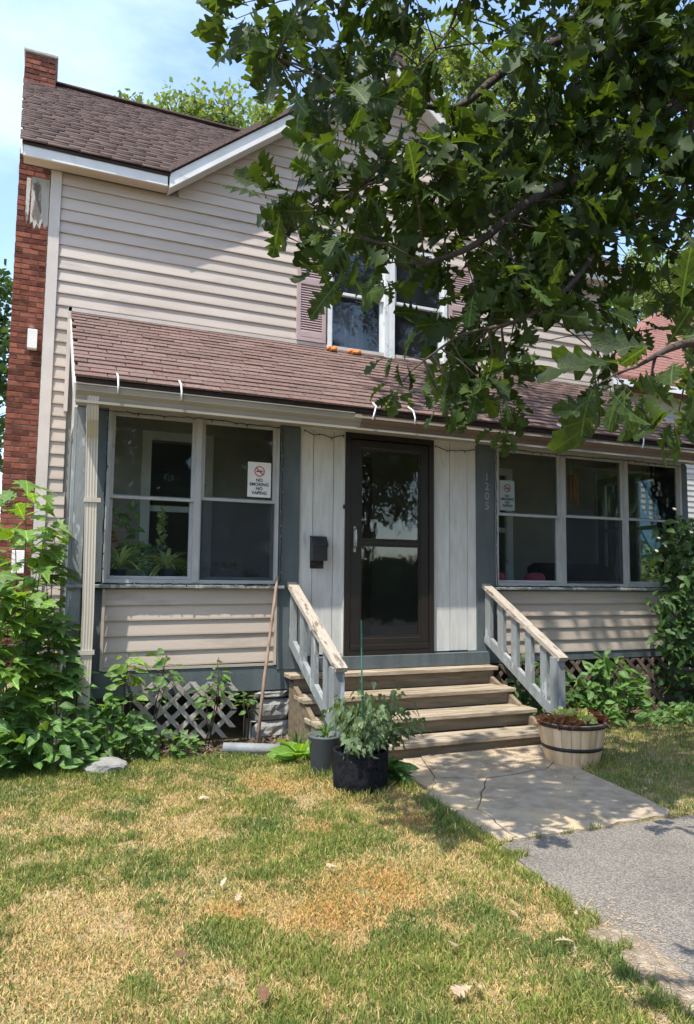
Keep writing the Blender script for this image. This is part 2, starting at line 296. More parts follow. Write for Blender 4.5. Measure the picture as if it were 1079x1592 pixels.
def joined(name, tmpl, mats, m, parent=None, stuff=True, tones=None):
    """many copies of a small template mesh (verts, faces) as one mesh; mats = list of 4x4"""
    tv = np.array([tuple(v) for v in tmpl.v], float); k = len(tv); A = np.array([np.array(x) for x in mats], float); n = len(A)
    V = np.einsum('nij,kj->nki', A[:, :3, :3], tv) + A[:, None, :3, 3]; V = V.reshape(-1, 3)
    lt = np.array([len(f) for f in tmpl.f]); li = np.concatenate([np.array(f) for f in tmpl.f])
    LI = (li[None, :] + (np.arange(n)*k)[:, None]).ravel(); LT = np.tile(lt, n); LS = np.concatenate([[0], np.cumsum(LT)[:-1]])
    me = bpy.data.meshes.new(name); me.vertices.add(len(V)); me.vertices.foreach_set('co', V.ravel())
    me.loops.add(len(LI)); me.loops.foreach_set('vertex_index', LI); me.polygons.add(len(LT)); me.polygons.foreach_set('loop_start', LS); me.polygons.foreach_set('loop_total', LT)
    me.polygons.foreach_set('use_smooth', np.ones(len(LT), bool)); me.materials.append(MT[m]); me.update(calc_edges=True); me.validate()
    return part(name, me, None, parent, stuff=stuff)
def frame_mtx(p, along, normal, s, sx=1.0):
    """leaf frame: local Y runs along, local Z is the face normal"""
    y = Vector(along).normalized(); z = Vector(normal); z = z - y*z.dot(y)
    if z.length < 1e-3: z = y.orthogonal()
    z.normalize(); x = y.cross(z)
    return Matrix(((x.x*s*sx, y.x*s, z.x*s, p[0]), (x.y*s*sx, y.y*s, z.y*s, p[1]), (x.z*s*sx, y.z*s, z.z*s, p[2]), (0, 0, 0, 1)))
def rv(s=1.0): return Vector((U(-1, 1), U(-1, 1), U(-1, 1)))*s
# leaf templates, unit length along +Y
def strip_leaf(half, fold=.25, droop=.25, curl=0, twist=0):
    mb = MB(); vs = []; n = len(half)
    for x, y in half: vs.append((0, y, -droop*y*y))
    for sgn in (1, -1):
        for x, y in half: vs.append((sgn*x, y + (.02 if x > .1 else 0), -droop*y*y + fold*x - curl*x*x*2))
    fs = []
    for i in range(n-1):
        fs.append((i, i+n, i+1+n, i+1)); fs.append((i, i+1, i+1+2*n, i+2*n))
    if twist: vs = [(x*math.cos(twist*y)-z*math.sin(twist*y), y, x*math.sin(twist*y)+z*math.cos(twist*y)) for x, y, z in vs]
    return mb.add(vs, fs, True)
OAK = [(.008, 0), (.03, .12), (.13, .19), (.045, .27), (.21, .37), (.06, .45), (.30, .56), (.31, .64), (.12, .66), (.28, .80), (.17, .88), (.13, .97), (.004, 1.0)]
OAK2 = [(.008, 0), (.03, .16), (.17, .26), (.04, .33), (.26, .47), (.07, .52), (.34, .66), (.13, .68), (.29, .80), (.13, .82), (.19, .93), (.08, .98), (.004, 1.0)]
OVAL = [(.006, 0), (.18, .15), (.30, .38), (.26, .62), (.13, .85), (.003, 1.0)]
LANCE = [(.010, 0), (.035, .2), (.04, .45), (.03, .75), (.002, 1.0)]
def fan_leaf(out, fold=.2, droop=.3, c=.35):
    vs = [(0, c, -droop*c*c*.6)]; n = len(out)
    for x, y in out: vs.append((x, y, -droop*y*y*.6 + fold*abs(x)))
    return MB().add(vs, [(0, i+1, (i+1) % n+1) for i in range(n)], True)
MAPLE = [(0, .02), (.20, -.04), (.22, .08), (.44, .10), (.36, .22), (.52, .42), (.34, .40), (.22, .44), (.26, .66), (.14, .68), (0, 1.0), (-.14, .68), (-.26, .66), (-.22, .44), (-.34, .40), (-.52, .42), (-.36, .22), (-.44, .10), (-.22, .08), (-.20, -.04)]
TP = {'oak': [strip_leaf(OAK, .28, .35), strip_leaf(OAK2, .12, .15, .3), strip_leaf(OAK, -.15, -.12, .2), strip_leaf(OAK2, .4, .55), strip_leaf(OAK, .3, .5, 0, 1.1), strip_leaf(OAK2, -.1, .3, .5, -1.2), strip_leaf(OAK, .6, -.3, .4, .6)],
      'maple': [fan_leaf(MAPLE), fan_leaf(MAPLE, -.1, .15), fan_leaf(MAPLE, .4, .6), fan_leaf(MAPLE, -.2, .5)], 'oval': [strip_leaf(OVAL, .2, .3), strip_leaf(OVAL, .35, .1), strip_leaf(OVAL, .1, .6, 0, .8), strip_leaf(OVAL, .5, .35, 0, -.7)],
      'lance': [strip_leaf(LANCE, .3, .9)], 'quad': [MB().add([(-.3, 0, 0), (.3, .1, .05), (.25, .9, -.05), (-.2, 1, .04)], [(0, 1, 2), (0, 2, 3)])]}
LM = {}
def leaf_mesh(kind, i, m):
    k = (kind, i, m)
    if k not in LM: LM[k] = TP[kind][i].mesh('leaf_'+kind, m+'_veined' if m+'_veined' in MT else m)
    return LM[k]
def leaves(parent, specs, kind, m, as_parts=True, name='leaf', limit=300):
    """specs: list of matrices; the ones that show largest become parts, the rest one joined part"""
    if as_parts and len(specs) > limit:
        def size(mx_):
            x, y, z = proj(mx_.translation)
            s = mx_.col[1].length/max(z, .1)
            return s if (-30 < x < IW+30 and -30 < y < IH+30) else s*.001
        specs = sorted(specs, key=size, reverse=True)
    a, b = (specs[:limit], specs[limit:]) if as_parts else ([], specs)
    for mx_ in a: part(name, leaf_mesh(kind, random.randrange(len(TP[kind])), m), None, parent, mx_)
    if b:
        nv = len(TP[kind])
        k_ = min(nv, 4)
        for i in range(k_):
            if b[i::k_]: joined('foliage', TP[kind][-1-i], b[i::k_], m, parent)
# ================================================================== ground
D = 1.448                       # main wall plane; porch front is y = 0
def sheet(name, pts, m, z, parent=None, th=0.0):
    mb = MB(); top = [(p[0], p[1], z) for p in pts]
    if th: mb.prism([(p[0], p[1], z-th) for p in pts], (0, 0, th))
    else: mb.add(top, [tuple(range(len(top)))])
    return mb
def g(px, py): p = atZ(px, py); return (p.x, p.y)
g0 = MB(); g0.add([(-400, -400, 0), (400, -400, 0), (400, 400, 0), (-400, 400, 0)], [(0, 1, 2, 3)]); struct('lawn', g0, 'lawn_ground')
struct('soil_bed', sheet('', [(-1.2, .1), (-1.2, -.10), (-.2, -.28), (.5, -.34), (1.0, -.26), (1.9, -.36), (2.1, -.5), (2.15, -1.2), (2.4, -1.15), (2.4, .1)], 'soil', .004), 'soil')
struct('soil_bed', sheet('', [(4.1, .1), (4.1, -.5), (5.2, -.32), (7.2, -.36), (9, -.3), (9, .1)], 'soil', .004), 'soil')
asp = [g(776, 1312), g(822, 1352), g(884, 1400), g(926, 1452), g(985, 1505), g(1025, 1545), (2.02, -4.75), (1.9, -5.4), (1.7, -8.4), (5.6, -8.6), (5.6, -4.6), (6.4, -3.4), (6.2, -2.98), (4.6, -2.95), g(1040, 1274)]
struct('asphalt_path', sheet('', asp, 'asphalt', .006), 'asphalt')
struct('dirt_patch', sheet('', [g(905, 1436), g(950, 1440), g(1000, 1462), g(1050, 1500), g(1090, 1540), g(1100, 1600), g(1030, 1600), g(985, 1560), g(940, 1500)], 'soil', .009), 'dirt')
struct('road', sheet('', [(-60, -16), (60, -16), (60, -9.5), (-60, -9.5)], 'road', .004), 'road')
struct('sidewalk', sheet('', [(-60, -9.3), (60, -9.3), (60, -8.2), (-60, -8.2)], 'concrete', .010), 'concrete')
# cracked concrete walk: separate slabs with open cracks
walk = thing('walkway', (3.1, -2, 0), '', ''); del walk['label'], walk['category']; walk['kind'] = 'structure'
def wob(a, b, n=7, s=.012):
    r = []; a = Vector(a); b = Vector(b)
    for i in range(n+1): t = i/n; p = a.lerp(b, t); e = 0 if i in (0, n) else 1; r.append((p.x+U(-s, s)*e, p.y+U(-s, s)*e))
    return r
Lt, Lb = (2.62, -1.10), g(780, 1312); Rt, Rb = (4.15, -1.10), g(1040, 1272)
c1, c2 = g(676, 1213), g(850, 1199)                       # long crack below the steps
L1 = g(640, 1205); q1, q2, q3 = g(757, 1214), g(742, 1262), g(808, 1309)
k1 = wob(c1, (q1[0], q1[1])); k2 = wob(q1, c2); k3 = wob(q1, q2, 6, .02) ; k4 = wob(q2, q3, 6, .015)
q0 = g(664, 1190); k0 = wob(g(650, 1176), c1, 4, .01); kl = wob(c1, g(672, 1232), 4, .02)
Lm = g(690, 1258)
ins = .005
def slab(pts, z, dz=(0, 0)):
    cx = sum(p[0] for p in pts)/len(pts); cy = sum(p[1] for p in pts)/len(pts)
    P = []
    for p in pts:
        d = Vector((p[0]-cx, p[1]-cy)); l = d.length; d = d*(1-ins/max(l, .05)); P.append((cx+d.x, cy+d.y, z + dz[0]*d.x + dz[1]*d.y))
    mb = MB(); mb.prism([(x, y, zz-.05) for x, y, zz in P], (0, 0, .05)); return part('concrete_slab', mb, 'concrete', walk)
slab([(2.86, -1.10)] + k0[1:-1] + [c1] + k1[1:] + k2[1:] + [(4.12, -1.32), (4.15, -1.10)], .022, (0, .003))
slab([Lt, (2.86, -1.10)] + k0[1:-1] + [c1] + kl[1:] + [g(640, 1215)], .016)
slab([c1] + k1[1:] + k3[1:] + wob(q2, Lm, 4, .02)[1:] + [g(664, 1240)] + kl[::-1][:-1], .019)
slab([q1] + k2[1:] + [(4.12, -1.32), g(905, 1200), g(960, 1225), g(1000, 1243), g(1042, 1264)] + wob(Rb, q3, 9, .02) + k4[::-1][1:] + k3[::-1][1:-1], .018, (0, -.002))
slab([q2] + k4[1:] + wob(q3, Lb, 3, .012)[1:] + [g(735, 1290)] + [Lm] + wob(Lm, q2, 4, .02)[1:-1], .015)
# ================================================================== house
house = thing('house', (3.6, 3, 0), 'two storey beige clapboard house with brick chimney, enclosed front porch and brown shingle roofs', 'house')
HP = lambda name, mb, m, parent=None, **k: part(name, mb, m, parent or house, **k)
# --- main wall sheathing
gs, ms_ = .78, .846; EZ = 5.665; GX0, GXC, GX1 = 1.12, 3.80, 6.48
WX = (3.04, 3.76, 3.86, 4.58); WZ = (4.06, 5.44)
def gridwall(x0, x1, z0, z1, y0, y1, holes):
    mb = MB(); xs = sorted({x0, x1, *[h[0] for h in holes], *[h[1] for h in holes]}); zs = sorted({z0, z1, *[h[2] for h in holes], *[h[3] for h in holes]})
    for i in range(len(xs)-1):
        for j in range(len(zs)-1):
            cx, cz = (xs[i]+xs[i+1])/2, (zs[j]+zs[j+1])/2
            if any(h[0] < cx < h[1] and h[2] < cz < h[3] for h in holes): continue
            mb.box(xs[i], xs[i+1], y0, y1, zs[j], zs[j+1])
    return mb
holesM = [(WX[0], WX[3], WZ[0], WZ[1]), (1.06, 1.62, 1.35, 2.84), (2.62, 3.5, .72, 2.74), (4.75, 5.5, 1.3, 2.75)]
HP('wall', gridwall(-.03, 7.30, 0, 5.56, D+.012, D+.14, holesM), 'interior')
HP('gable_wall', MB().prism([(GX0+.05, D+.012, 5.56), (GX1-.05, D+.012, 5.56), (GXC, D+.012, 7.62)], (0, .12, 0)), 'interior')
HP('side_wall', MB().box(-.03, .09, D+.14, 7.6, 0, 5.56), 'vinyl'); HP('side_wall', MB().box(7.18, 7.30, D+.14, 7.6, 0, 5.56), 'vinyl')
mb = MB()
for k in range(43): mb.prism([(-.031, D+.14, .05+k*.127), (-.0385, D+.14, .05+k*.127), (-.035, D+.14, .175+k*.127)], (0, 6.0, 0))
HP('side_siding', mb, 'vinyl', None, stuff=True)
HP('rear_wall', MB().box(.09, 7.18, 7.45, 7.57, 0, 5.56), 'vinyl')
for gx in (-.03, 7.18): HP('gable_wall', MB().prism([(gx, D+.14, 5.56), (gx, 7.5, 5.56), (gx, 4.5, 8.25)], (.12, 0, 0)), 'vinyl')
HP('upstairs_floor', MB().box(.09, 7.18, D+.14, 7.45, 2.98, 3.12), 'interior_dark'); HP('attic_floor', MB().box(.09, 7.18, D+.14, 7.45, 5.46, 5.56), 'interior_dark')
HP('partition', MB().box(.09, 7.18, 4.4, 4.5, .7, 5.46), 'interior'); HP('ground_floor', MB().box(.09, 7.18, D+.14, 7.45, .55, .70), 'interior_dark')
# --- clapboards: every course its own board
def board(x0b, x1b, x0t, x1t, z0, z1, y, out=.020, m='vinyl', sag=0.0, lab=None):
    mb = MB(); yb, yt = y-out, y-.004
    vs = [(x0b, y+.008, z0), (x1b, y+.008, z0+sag), (x1b, yb, z0-.004+sag), (x0b, yb, z0-.004), (x0b, yb, z0+.008), (x1b, yb, z0+.008+sag),
          (x1t, yt, z1+sag), (x0t, yt, z1), (x0t, y+.008, z1), (x1t, y+.008, z1+sag)]
    mb.add(vs, [(0, 1, 2, 3), (3, 2, 5, 4), (4, 5, 6, 7), (7, 6, 9, 8), (1, 0, 8, 9), (0, 3, 4, 7, 8), (1, 9, 6, 5, 2)])
    o = part('siding_board', mb, m, house)
    return o
z = 5.4135; rows = []
z0 = z - 25*.127
PRZ = 4.10
r = 0
while z0 + r*.127 < 7.55:
    a = z0 + r*.127; b = a + .127; r += 1
    def xl(zz): return .07 if zz < EZ-.12 else GX0 + (zz+.10-EZ)/gs
    def xr(zz): return 7.22 if zz < EZ-.12 else GX1 - (zz+.10-EZ)/gs
    if xl(b) >= xr(b): break
    if b < PRZ:
        board(.07, .215, .07, .215, a, b, D, m='vinyl_tan'); board(6.98, 7.22, 6.98, 7.22, a, b, D)
        continue
    L0, R0, L1_, R1_ = xl(a), xr(a), xl(b), xr(b)
    if b > EZ and a < EZ-.12: L0, R0 = L1_, R1_
    if a > WZ[0]-.13 and b < WZ[1]+.16: segs = [(L0, 2.985, L1_, 2.985), (4.635, R0, 4.635, R1_)]
    else:
        segs = []; cut = U(1.8, 5.2) if r % 3 else None
        if cut and L0+.8 < cut < R0-.8: segs = [(L0, cut, L1_, cut), (cut+.004, R0, cut+.004, R1_)]
        else: segs = [(L0, R0, L1_, R1_)]
    for s_ in segs: board(s_[0], s_[1], s_[2], s_[3], a, b, D, out=U(.017, .025), sag=U(-.004, .004))
for kk in range(1, 15): board(.07, .235, .07, .235, z0-.127*kk, z0-.127*(kk-1), D, m='vinyl_tan')
HP('corner_trim', MB().box(-.035, .068, D-.034, D-.001, .3, 5.53), 'trim_beige'); HP('corner_trim', MB().box(7.222, 7.305, D-.034, D-.001, .3, 5.53), 'trim_beige')
HP('flashing', MB().box(.19, 6.97, D-.034, D-.023, 4.085, 4.125), 'trim_beige'); HP('flashing', MB().box(.185, .222, D-.034, D-.021, 3.05, 4.125), 'trim_beige')
# back wall of the porch (main wall seen through the glass): door, windows, boards
def interior_frame(x0, x1, z0, z1, w=.09):
    mb = MB(); y0, y1 = D-.03, D+.012
    mb.box(x0-w, x0, y0, y1, z0, z1+w); mb.box(x1, x1+w, y0, y1, z0, z1+w); mb.box(x0, x1, y0, y1, z1, z1+w); mb.box(x0-w, x1+w, y0-.02, y1, z0-.05, z0); return mb
for (x0, x1, z0_, z1_, zm) in ((1.06, 1.62, 1.35, 2.84, 2.12), (4.75, 5.5, 1.3, 2.75, 2.05)):
    w_ = HP('inner_window', interior_frame(x0, x1, z0_, z1_), 'win_white')
    part('meeting_rail', MB().box(x0, x1, D-.01, D+.03, zm-.03, zm+.03), 'win_white', w_); part('pane', MB().box(x0, x1, D+.035, D+.04, z0_, z1_), 'glass', w_)
d_ = HP('inner_door', MB().box(2.66, 3.46, D+.03, D+.075, .73, 2.72), 'table_wood')
part('door_trim', interior_frame(2.62, 3.5, .78, 2.74, .10), 'table_wood', d_)
HP('porch_back_wall', gridwall(.30, 6.94, .70, 3.2, D-.008, D+.010, [(h[0]-.002, h[1]+.002, h[2], h[3]) for h in holesM[1:]]), 'interior')
# --- eaves, soffits, fascia
fz0, fz1 = 5.525, 5.63
HP('fascia', MB().box(-.30, GX0-.02, 1.226, 1.251, fz0, fz1), 'white_trim'); HP('fascia', MB().box(GX1+.02, 7.6, 1.226, 1.251, fz0, fz1), 'white_trim')
HP('soffit', MB().box(-.295, GX0, 1.256, D-.036, fz0+.012, fz0+.03), 'vinyl'); HP('soffit', MB().box(GX1, 7.595, 1.256, D-.036, fz0+.012, fz0+.03), 'vinyl')
def gable_strip(z_off0, z_off1, y0, y1):
    """band following the rake, both sides meeting at the apex"""
    mbs = []
    for sx, xe in ((1, GX0), (-1, GX1)):
        pts = [(xe, y0, EZ+z_off0), (GXC, y0, EZ+gs*(GXC-GX0)+z_off0), (GXC, y0, EZ+gs*(GXC-GX0)+z_off1), (xe, y0, EZ+z_off1)]
        mbs.append(MB().prism(pts, (0, y1-y0, 0)))
    return mbs
for mb in gable_strip(-.160, -.005, 1.221, 1.246): HP('rake_board', mb, 'white_trim')
for mb in gable_strip(-.155, -.14, 1.248, D-.036): HP('rake_soffit', mb, 'soffit')
# side eave return with peeling boards
HP('eave_board', MB().prism([(-.215, 1.62, 5.525), (-.215, 1.62, 5.02), (-.19, 1.62, 5.05), (-.175, 1.62, 4.97), (-.15, 1.62, 5.03), (-.12, 1.62, 4.98), (-.10, 1.62, 5.07), (-.075, 1.62, 5.0), (-.045, 1.62, 5.03), (-.045, 1.62, 5.525)], (0, .02, 0)), 'peel_white'); HP('eave_board', MB().prism([(-.265, 1.66, 5.525), (-.265, 1.66, 5.15), (-.25, 1.66, 5.03), (-.235, 1.66, 5.10), (-.225, 1.66, 5.525)], (0, .03, 0)), 'peel_white')
HP('rake_board', MB().prism([(-.32, 1.226, 5.53), (-.48, 4.5, 8.29), (-.48, 4.5, 8.40), (-.32, 1.226, 5.63)], (.025, 0, 0)), 'white_trim')
# --- roofs
main_roof = HP('main_roof', MB().prism([(-.31, 1.216, EZ-.035), (GX0, 1.216, EZ-.035), (GXC, 3.706, EZ-.035+ms_*2.49), (GX1, 1.216, EZ-.035), (7.61, 1.216, EZ-.035), (7.61, 4.5, EZ-.035+ms_*3.284), (-.47, 4.5, EZ-.035+ms_*3.284)], (0, 0, .03)), 'roof_deck')
part('rear_slope', MB().prism([(-.31, 4.5, EZ+ms_*3.284-.03), (7.61, 4.5, EZ+ms_*3.284-.03), (7.61, 7.9, EZ-.03), (-.31, 7.9, EZ-.03)], (0, 0, .05)), 'shingle_dark', main_roof)
gable_roof = HP('gable_roof', MB().prism([(GX0-.02, 1.196, EZ+.002), (GXC, 1.196, EZ+gs*2.68+.015), (GXC, 3.72, EZ+gs*2.68+.015)], (0, 0, .065)), 'shingle_dark')
part('right_slope', MB().prism([(GX1+.02, 1.196, EZ+.002), (GXC, 1.196, EZ+gs*2.68+.015), (GXC, 3.72, EZ+gs*2.68+.015)], (0, 0, .065)), 'shingle_dark', gable_roof)
part('ridge_cap', MB().bar((GXC, 1.191, EZ+gs*2.68+.08), (GXC, 3.7, EZ+gs*2.68+.08), .16, .02), 'shingle_dark', gable_roof)
SH = MB(); SH.add([(.002, 0, -.002), (.303, 0, -.002), (.303, 0, .011), (.002, 0, .011), (.006, .16, 0.0), (.299, .16, 0.0), (.299, .16, .003), (.006, .16, .003)], [(0, 3, 2, 1), (3, 7, 6, 2), (0, 4, 7, 3), (1, 2, 6, 5), (0, 1, 5, 4)])
def slope_shingles(x0, x1, yE, zE, slope, ylen, ok, exposure=.118, skew=0):
    ang = math.atan(slope); ca, sa = math.cos(ang), math.sin(ang); L = ylen/ca; out = []
    n = int(L/exposure)+1
    for r_ in range(n):
        off = (r_*.1525 + U(-.06, .06)) % .305; x = x0 - off - (.305 if skew else 0)
        while x < x1:
            s0 = r_*exposure; X0 = max(x, x0-skew*s0); X1 = min(x+.303, x1)
            w = (X1-X0)/.303
            if w > .12:
                y = yE + s0*ca; zz = zE + s0*sa
                if ok(X0+.15, y+.05) and y < yE+ylen-.03:
                    jit = U(-.004, .004); tl = U(0, .006)
                    out.append(Matrix.Translation((X0, y - jit*ca, zz - jit*sa + .002)) @ Matrix.Rotation(ang-tl*2-.012, 4, 'X') @ Matrix.Diagonal((w, 1, U(.9, 1.6), 1)))
            x += .305
    return out
px0, px1 = .225, 7.15; PE_Y, PE_Z = -.33, 2.965; psl = (4.075-PE_Z)/(D-.02-PE_Y)
porch_roof = HP('porch_roof', MB().prism([(px0, PE_Y+.01, PE_Z-.045), (px1, PE_Y+.01, PE_Z-.045), (px1, D-.036, PE_Z-.045+psl*(D-.046-PE_Y)), (px0, D-.036, PE_Z-.045+psl*(D-.046-PE_Y))], (0, 0, .038)), 'roof_deck')
sp = slope_shingles(px0-.012, px1+.012, PE_Y-.012, PE_Z-.006, psl, D-.02-PE_Y, lambda x, y: True)
def psz(m_): x, y, zz = proj(m_.translation); return -1 if (x > IW+20 or x < -60) else 1/zz
sp.sort(key=psz, reverse=True)
shm = SH.mesh('shingle', 'shingle')
for m_ in sp[:300]: part('shingle', shm, None, porch_roof, m_)
joined('shingles', SH, sp[300:], 'shingle', porch_roof)
sm_ = slope_shingles(-.33, 7.63, 1.196, EZ-.002, ms_, 3.284, lambda x, y: x < GX0+1.07*(y-1.226)+.10 or x > GX1-1.07*(y-1.226)-.05 or y > 3.72, skew=.034)
joined('shingles', SH, sm_, 'shingle_dark', main_roof)
part('ridge_cap', MB().bar((-.32, 4.5, EZ+ms_*3.284+.02), (7.6, 4.5, EZ+ms_*3.284+.02), .2, .02), 'shingle_dark', main_roof)
# porch roof end: rake board and side gable
HP('porch_rake_board', MB().prism([(px0-.016, PE_Y+.02, PE_Z-.17), (px0-.016, D-.04, PE_Z+psl*(D-.06-PE_Y)-.17), (px0-.016, D-.04, PE_Z+psl*(D-.06-PE_Y)-.05), (px0-.016, PE_Y+.02, PE_Z-.05)], (.014, 0, 0)), 'trim_beige')
for xx in (.265, 6.96): HP('porch_gable', MB().prism([(xx, .0, 2.79), (xx, D-.04, 2.79), (xx, D-.04, 3.80), (xx, .02, 2.95)], (.03, 0, 0)), 'vinyl_tan')
HP('porch_soffit', MB().box(px0+.01, px1, PE_Y+.03, -.004, 2.83, 2.85), 'soffit'); HP('porch_ceiling', MB().box(.30, 6.94, .11, D-.05, 2.93, 2.95), 'interior')
HP('porch_fascia', MB().box(px0, px1, PE_Y+.018, PE_Y+.038, 2.76, 2.915), 'gutter_brown')
# --- gutter: K profile, left part tan, right part weathered brown with a light front lip
def gutter(x0, x1, m, zoff=0):
    y, zt = PE_Y, 2.872+zoff
    prof = [(.012, 0), (.012, -.115), (-.075, -.115), (-.085, -.075), (-.115, -.045), (-.120, 0), (-.112, 0), (-.108, -.040), (-.078, -.070), (-.068, -.108), (.006, -.108), (.006, 0)]
    a = [(x0, y+p, zt+q) for p, q in prof]; return MB().prism(a, (x1-x0, 0, 0))
HP('gutter', gutter(.225, 2.62, 'g'), 'gutter', None); HP('gutter', gutter(2.62, 7.16, 'g', -.006), 'gutter_brown')
HP('gutter_lip', MB().box(2.55, 7.17, PE_Y-.129, PE_Y-.121, 2.838, 2.855), 'gutter'); HP('gutter_lip', MB().box(.224, 2.55, PE_Y-.127, PE_Y-.113, 2.874, 2.883), 'gutter')
HP('gutter_base_board', MB().box(.228, 7.16, PE_Y-.105, PE_Y+.01, 2.735, 2.756), 'gutter')
for gx, tw in ((.53, 0), (1.02, 0), (2.72, .05), (3.15, 0), (4.25, .10), (4.95, -.05), (5.9, .06)):
    mb = MB(); y = PE_Y-.126
    mb.tube([(gx, y-.004, 2.83), (gx+tw*.3, y-.008, 2.89), (gx+tw, y+.03, 2.965), (gx+tw*1.3, y+.13, 3.02)], .0075, 6); HP('gutter_strap', mb, 'white_trim')
# --- downspout
dsp = HP('downspout', MB().tube([(.35, PE_Y-.05, 2.80), (.35, PE_Y-.05, 2.70), (.365, PE_Y+.02, 2.58), (.385, -.17, 2.48), (.385, -.17, 2.30), (.40, -.17, 1.3), (.39, -.17, .20)], .001, 4), 'downspout')
def rib_tube(pts, w, dpt):
    mb = MB(); prof = []
    for i in range(9): prof.append((-w/2 + w*i/8, -dpt/2 + (.003 if i % 2 else 0)))
    prof += [(w/2, dpt/2), (-w/2, dpt/2)]; n = len(prof); vs = []
    for p in pts: vs += [(p[0]+a, p[1]+b, p[2]) for a, b in prof]
    fs = [(i*n+k, i*n+(k+1) % n, (i+1)*n+(k+1) % n, (i+1)*n+k) for i in range(len(pts)-1) for k in range(n)]
    return mb.add(vs, fs + [tuple(range(n)), tuple(range((len(pts)-1)*n, len(pts)*n))])
part('pipe', rib_tube([(.352, PE_Y-.055, 2.81), (.352, PE_Y-.055, 2.72), (.358, PE_Y-.01, 2.62), (.37, -.21, 2.50), (.372, -.20, 2.42), (.385, -.20, 1.75), (.395, -.20, 1.1), (.39, -.20, .22)], .085, .065), 'downspout', dsp)
for zz in (.80, 1.99): part('strap', MB().box(.33, .452, -.242, -.160, zz, zz+.035), 'downspout', dsp)
# --- chimney
chim = HP('chimney', MB().box(-.452, -.052, 4.315, 4.90, 0, 8.72), 'mortar')
cap = MB(); cap.bev(-.475, -.03, 4.27, 4.93, 8.722, 8.775, .012); cap.bev(-.44, -.12, 4.31, 4.9, 8.777, 8.805, .012); part('cap', cap, 'cement_cap', chim)
BR = MB().bev(0, .192, 0, .10, 0, .062, .004); HB = MB().bev(0, .090, 0, .10, 0, .062, .004)
bm_, hm_ = BR.mesh('brick', 'brick'), HB.mesh('brick', 'brick'); zz = 8.648; row = 0; cnt = 0; bm0 = []
while zz > .01:
    pat = [(-.458, bm_), (-.254, bm_)] if row % 2 else [(-.458, hm_), (-.356, bm_), (-.152, hm_)]
    for bx, me_ in pat:
        if zz > 1.0 and cnt < 298: part('brick', me_, None, chim, Matrix.Translation((bx+U(-.003, .003), 4.300+U(-.007, .005), zz)) @ Matrix.Rotation(U(-.015, .015), 4, 'Y')); cnt += 1
        else: bm0.append(Matrix.Translation((bx, 4.300, zz)))
    zz -= .0745; row += 1
joined('bricks', BR, bm0, 'brick', chim)
HP('meter_box', MB().bev(-.24, -.12, 4.18, 4.28, 4.46, 4.73, .01), 'win_white'); HP('meter_box', MB().bev(-.29, -.13, 4.18, 4.28, 1.44, 1.74, .01), 'win_white')
# --- upper windows and shutters
def sash(x0, x1, z0, z1, y, w, m, par, name='sash'):
    mb = MB(); mb.bev(x0, x0+w, y, y+.03, z0, z1, .004); mb.bev(x1-w, x1, y, y+.03, z0, z1, .004); mb.bev(x0+w, x1-w, y+.001, y+.029, z0, z0+w, .003); mb.bev(x0+w, x1-w, y+.001, y+.029, z1-w, z1, .003)
    return part(name, mb, m, par)
def casing(x0, x1, z0, z1, y0, y1, w):
    mb = MB(); mb.box(x0, x0+w, y0, y1, z0, z1); mb.box(x1-w, x1, y0, y1, z0, z1); mb.box(x0+w, x1-w, y0, y1, z1-w, z1); mb.box(x0+w, x1-w, y0, y1, z0, z0+w); return mb
for (x0, x1) in ((WX[0], WX[1]), (WX[2], WX[3])):
    w_ = HP('upper_window', casing(x0-.03, x1+.03, WZ[0]-.04, WZ[1]+.03, D-.055, D+.09, .045), 'win_white')
    sash(x0+.017, x1-.017, 4.76, WZ[1]-.017, D-.02, .035, 'win_white', w_); sash(x0+.017, x1-.017, WZ[0]+.007, 4.80, D+.02, .035, 'win_white', w_)
    part('pane', MB().box(x0+.05, x1-.05, D-.006, D-.002, 4.80, WZ[1]-.05), 'upper_glass', w_); part('pane', MB().box(x0+.05, x1-.05, D+.034, D+.038, WZ[0]+.04, 4.765), 'upper_glass', w_)
HP('mullion', MB().box(3.792, 3.828, D-.05, D+.08, 4.03, 5.46), 'win_white')
HP('window_sill', MB().bev(2.985, 4.635, D-.085, D-.03, 3.985, 4.018, .006), 'win_white')
HP('curtain', MB().add([(3.15+.032*i, D+.22+.03*math.sin(i*1.3), zz_) for zz_ in (4.1, 4.78) for i in range(14)], [(i, i+1, i+15, i+14) for i in range(13)], True), 'curtain')
for sx in (2.625, 4.645):
    s_ = HP('shutter', casing(sx, sx+.355, 4.13, 5.40, D-.05, D-.022, .045), 'shutter')
    part('shutter_rail', MB().bev(sx+.045, sx+.31, D-.052, D-.024, 4.80, 4.88, .003), 'shutter', s_); part('shutter_rail', MB().bev(sx+.045, sx+.31, D-.052, D-.024, 4.175, 4.24, .003), 'shutter', s_)
    part('backing', MB().box(sx+.045, sx+.31, D-.028, D-.023, 4.175, 5.355), 'shutter', s_)
    sm = MB().add([(0, 0, 0), (.265, 0, 0), (.265, .016, .022), (0, .016, .022), (0, .003, -.003), (.265, .003, -.003)], [(0, 1, 2, 3), (4, 5, 1, 0)]).mesh('louvre', 'shutter')
    zz = 4.245
    while zz < 5.33:
        if not (4.775 < zz < 4.88): part('louvre', sm, None, s_, Matrix.Translation((sx+.045, D-.048, zz)))
        zz += .029
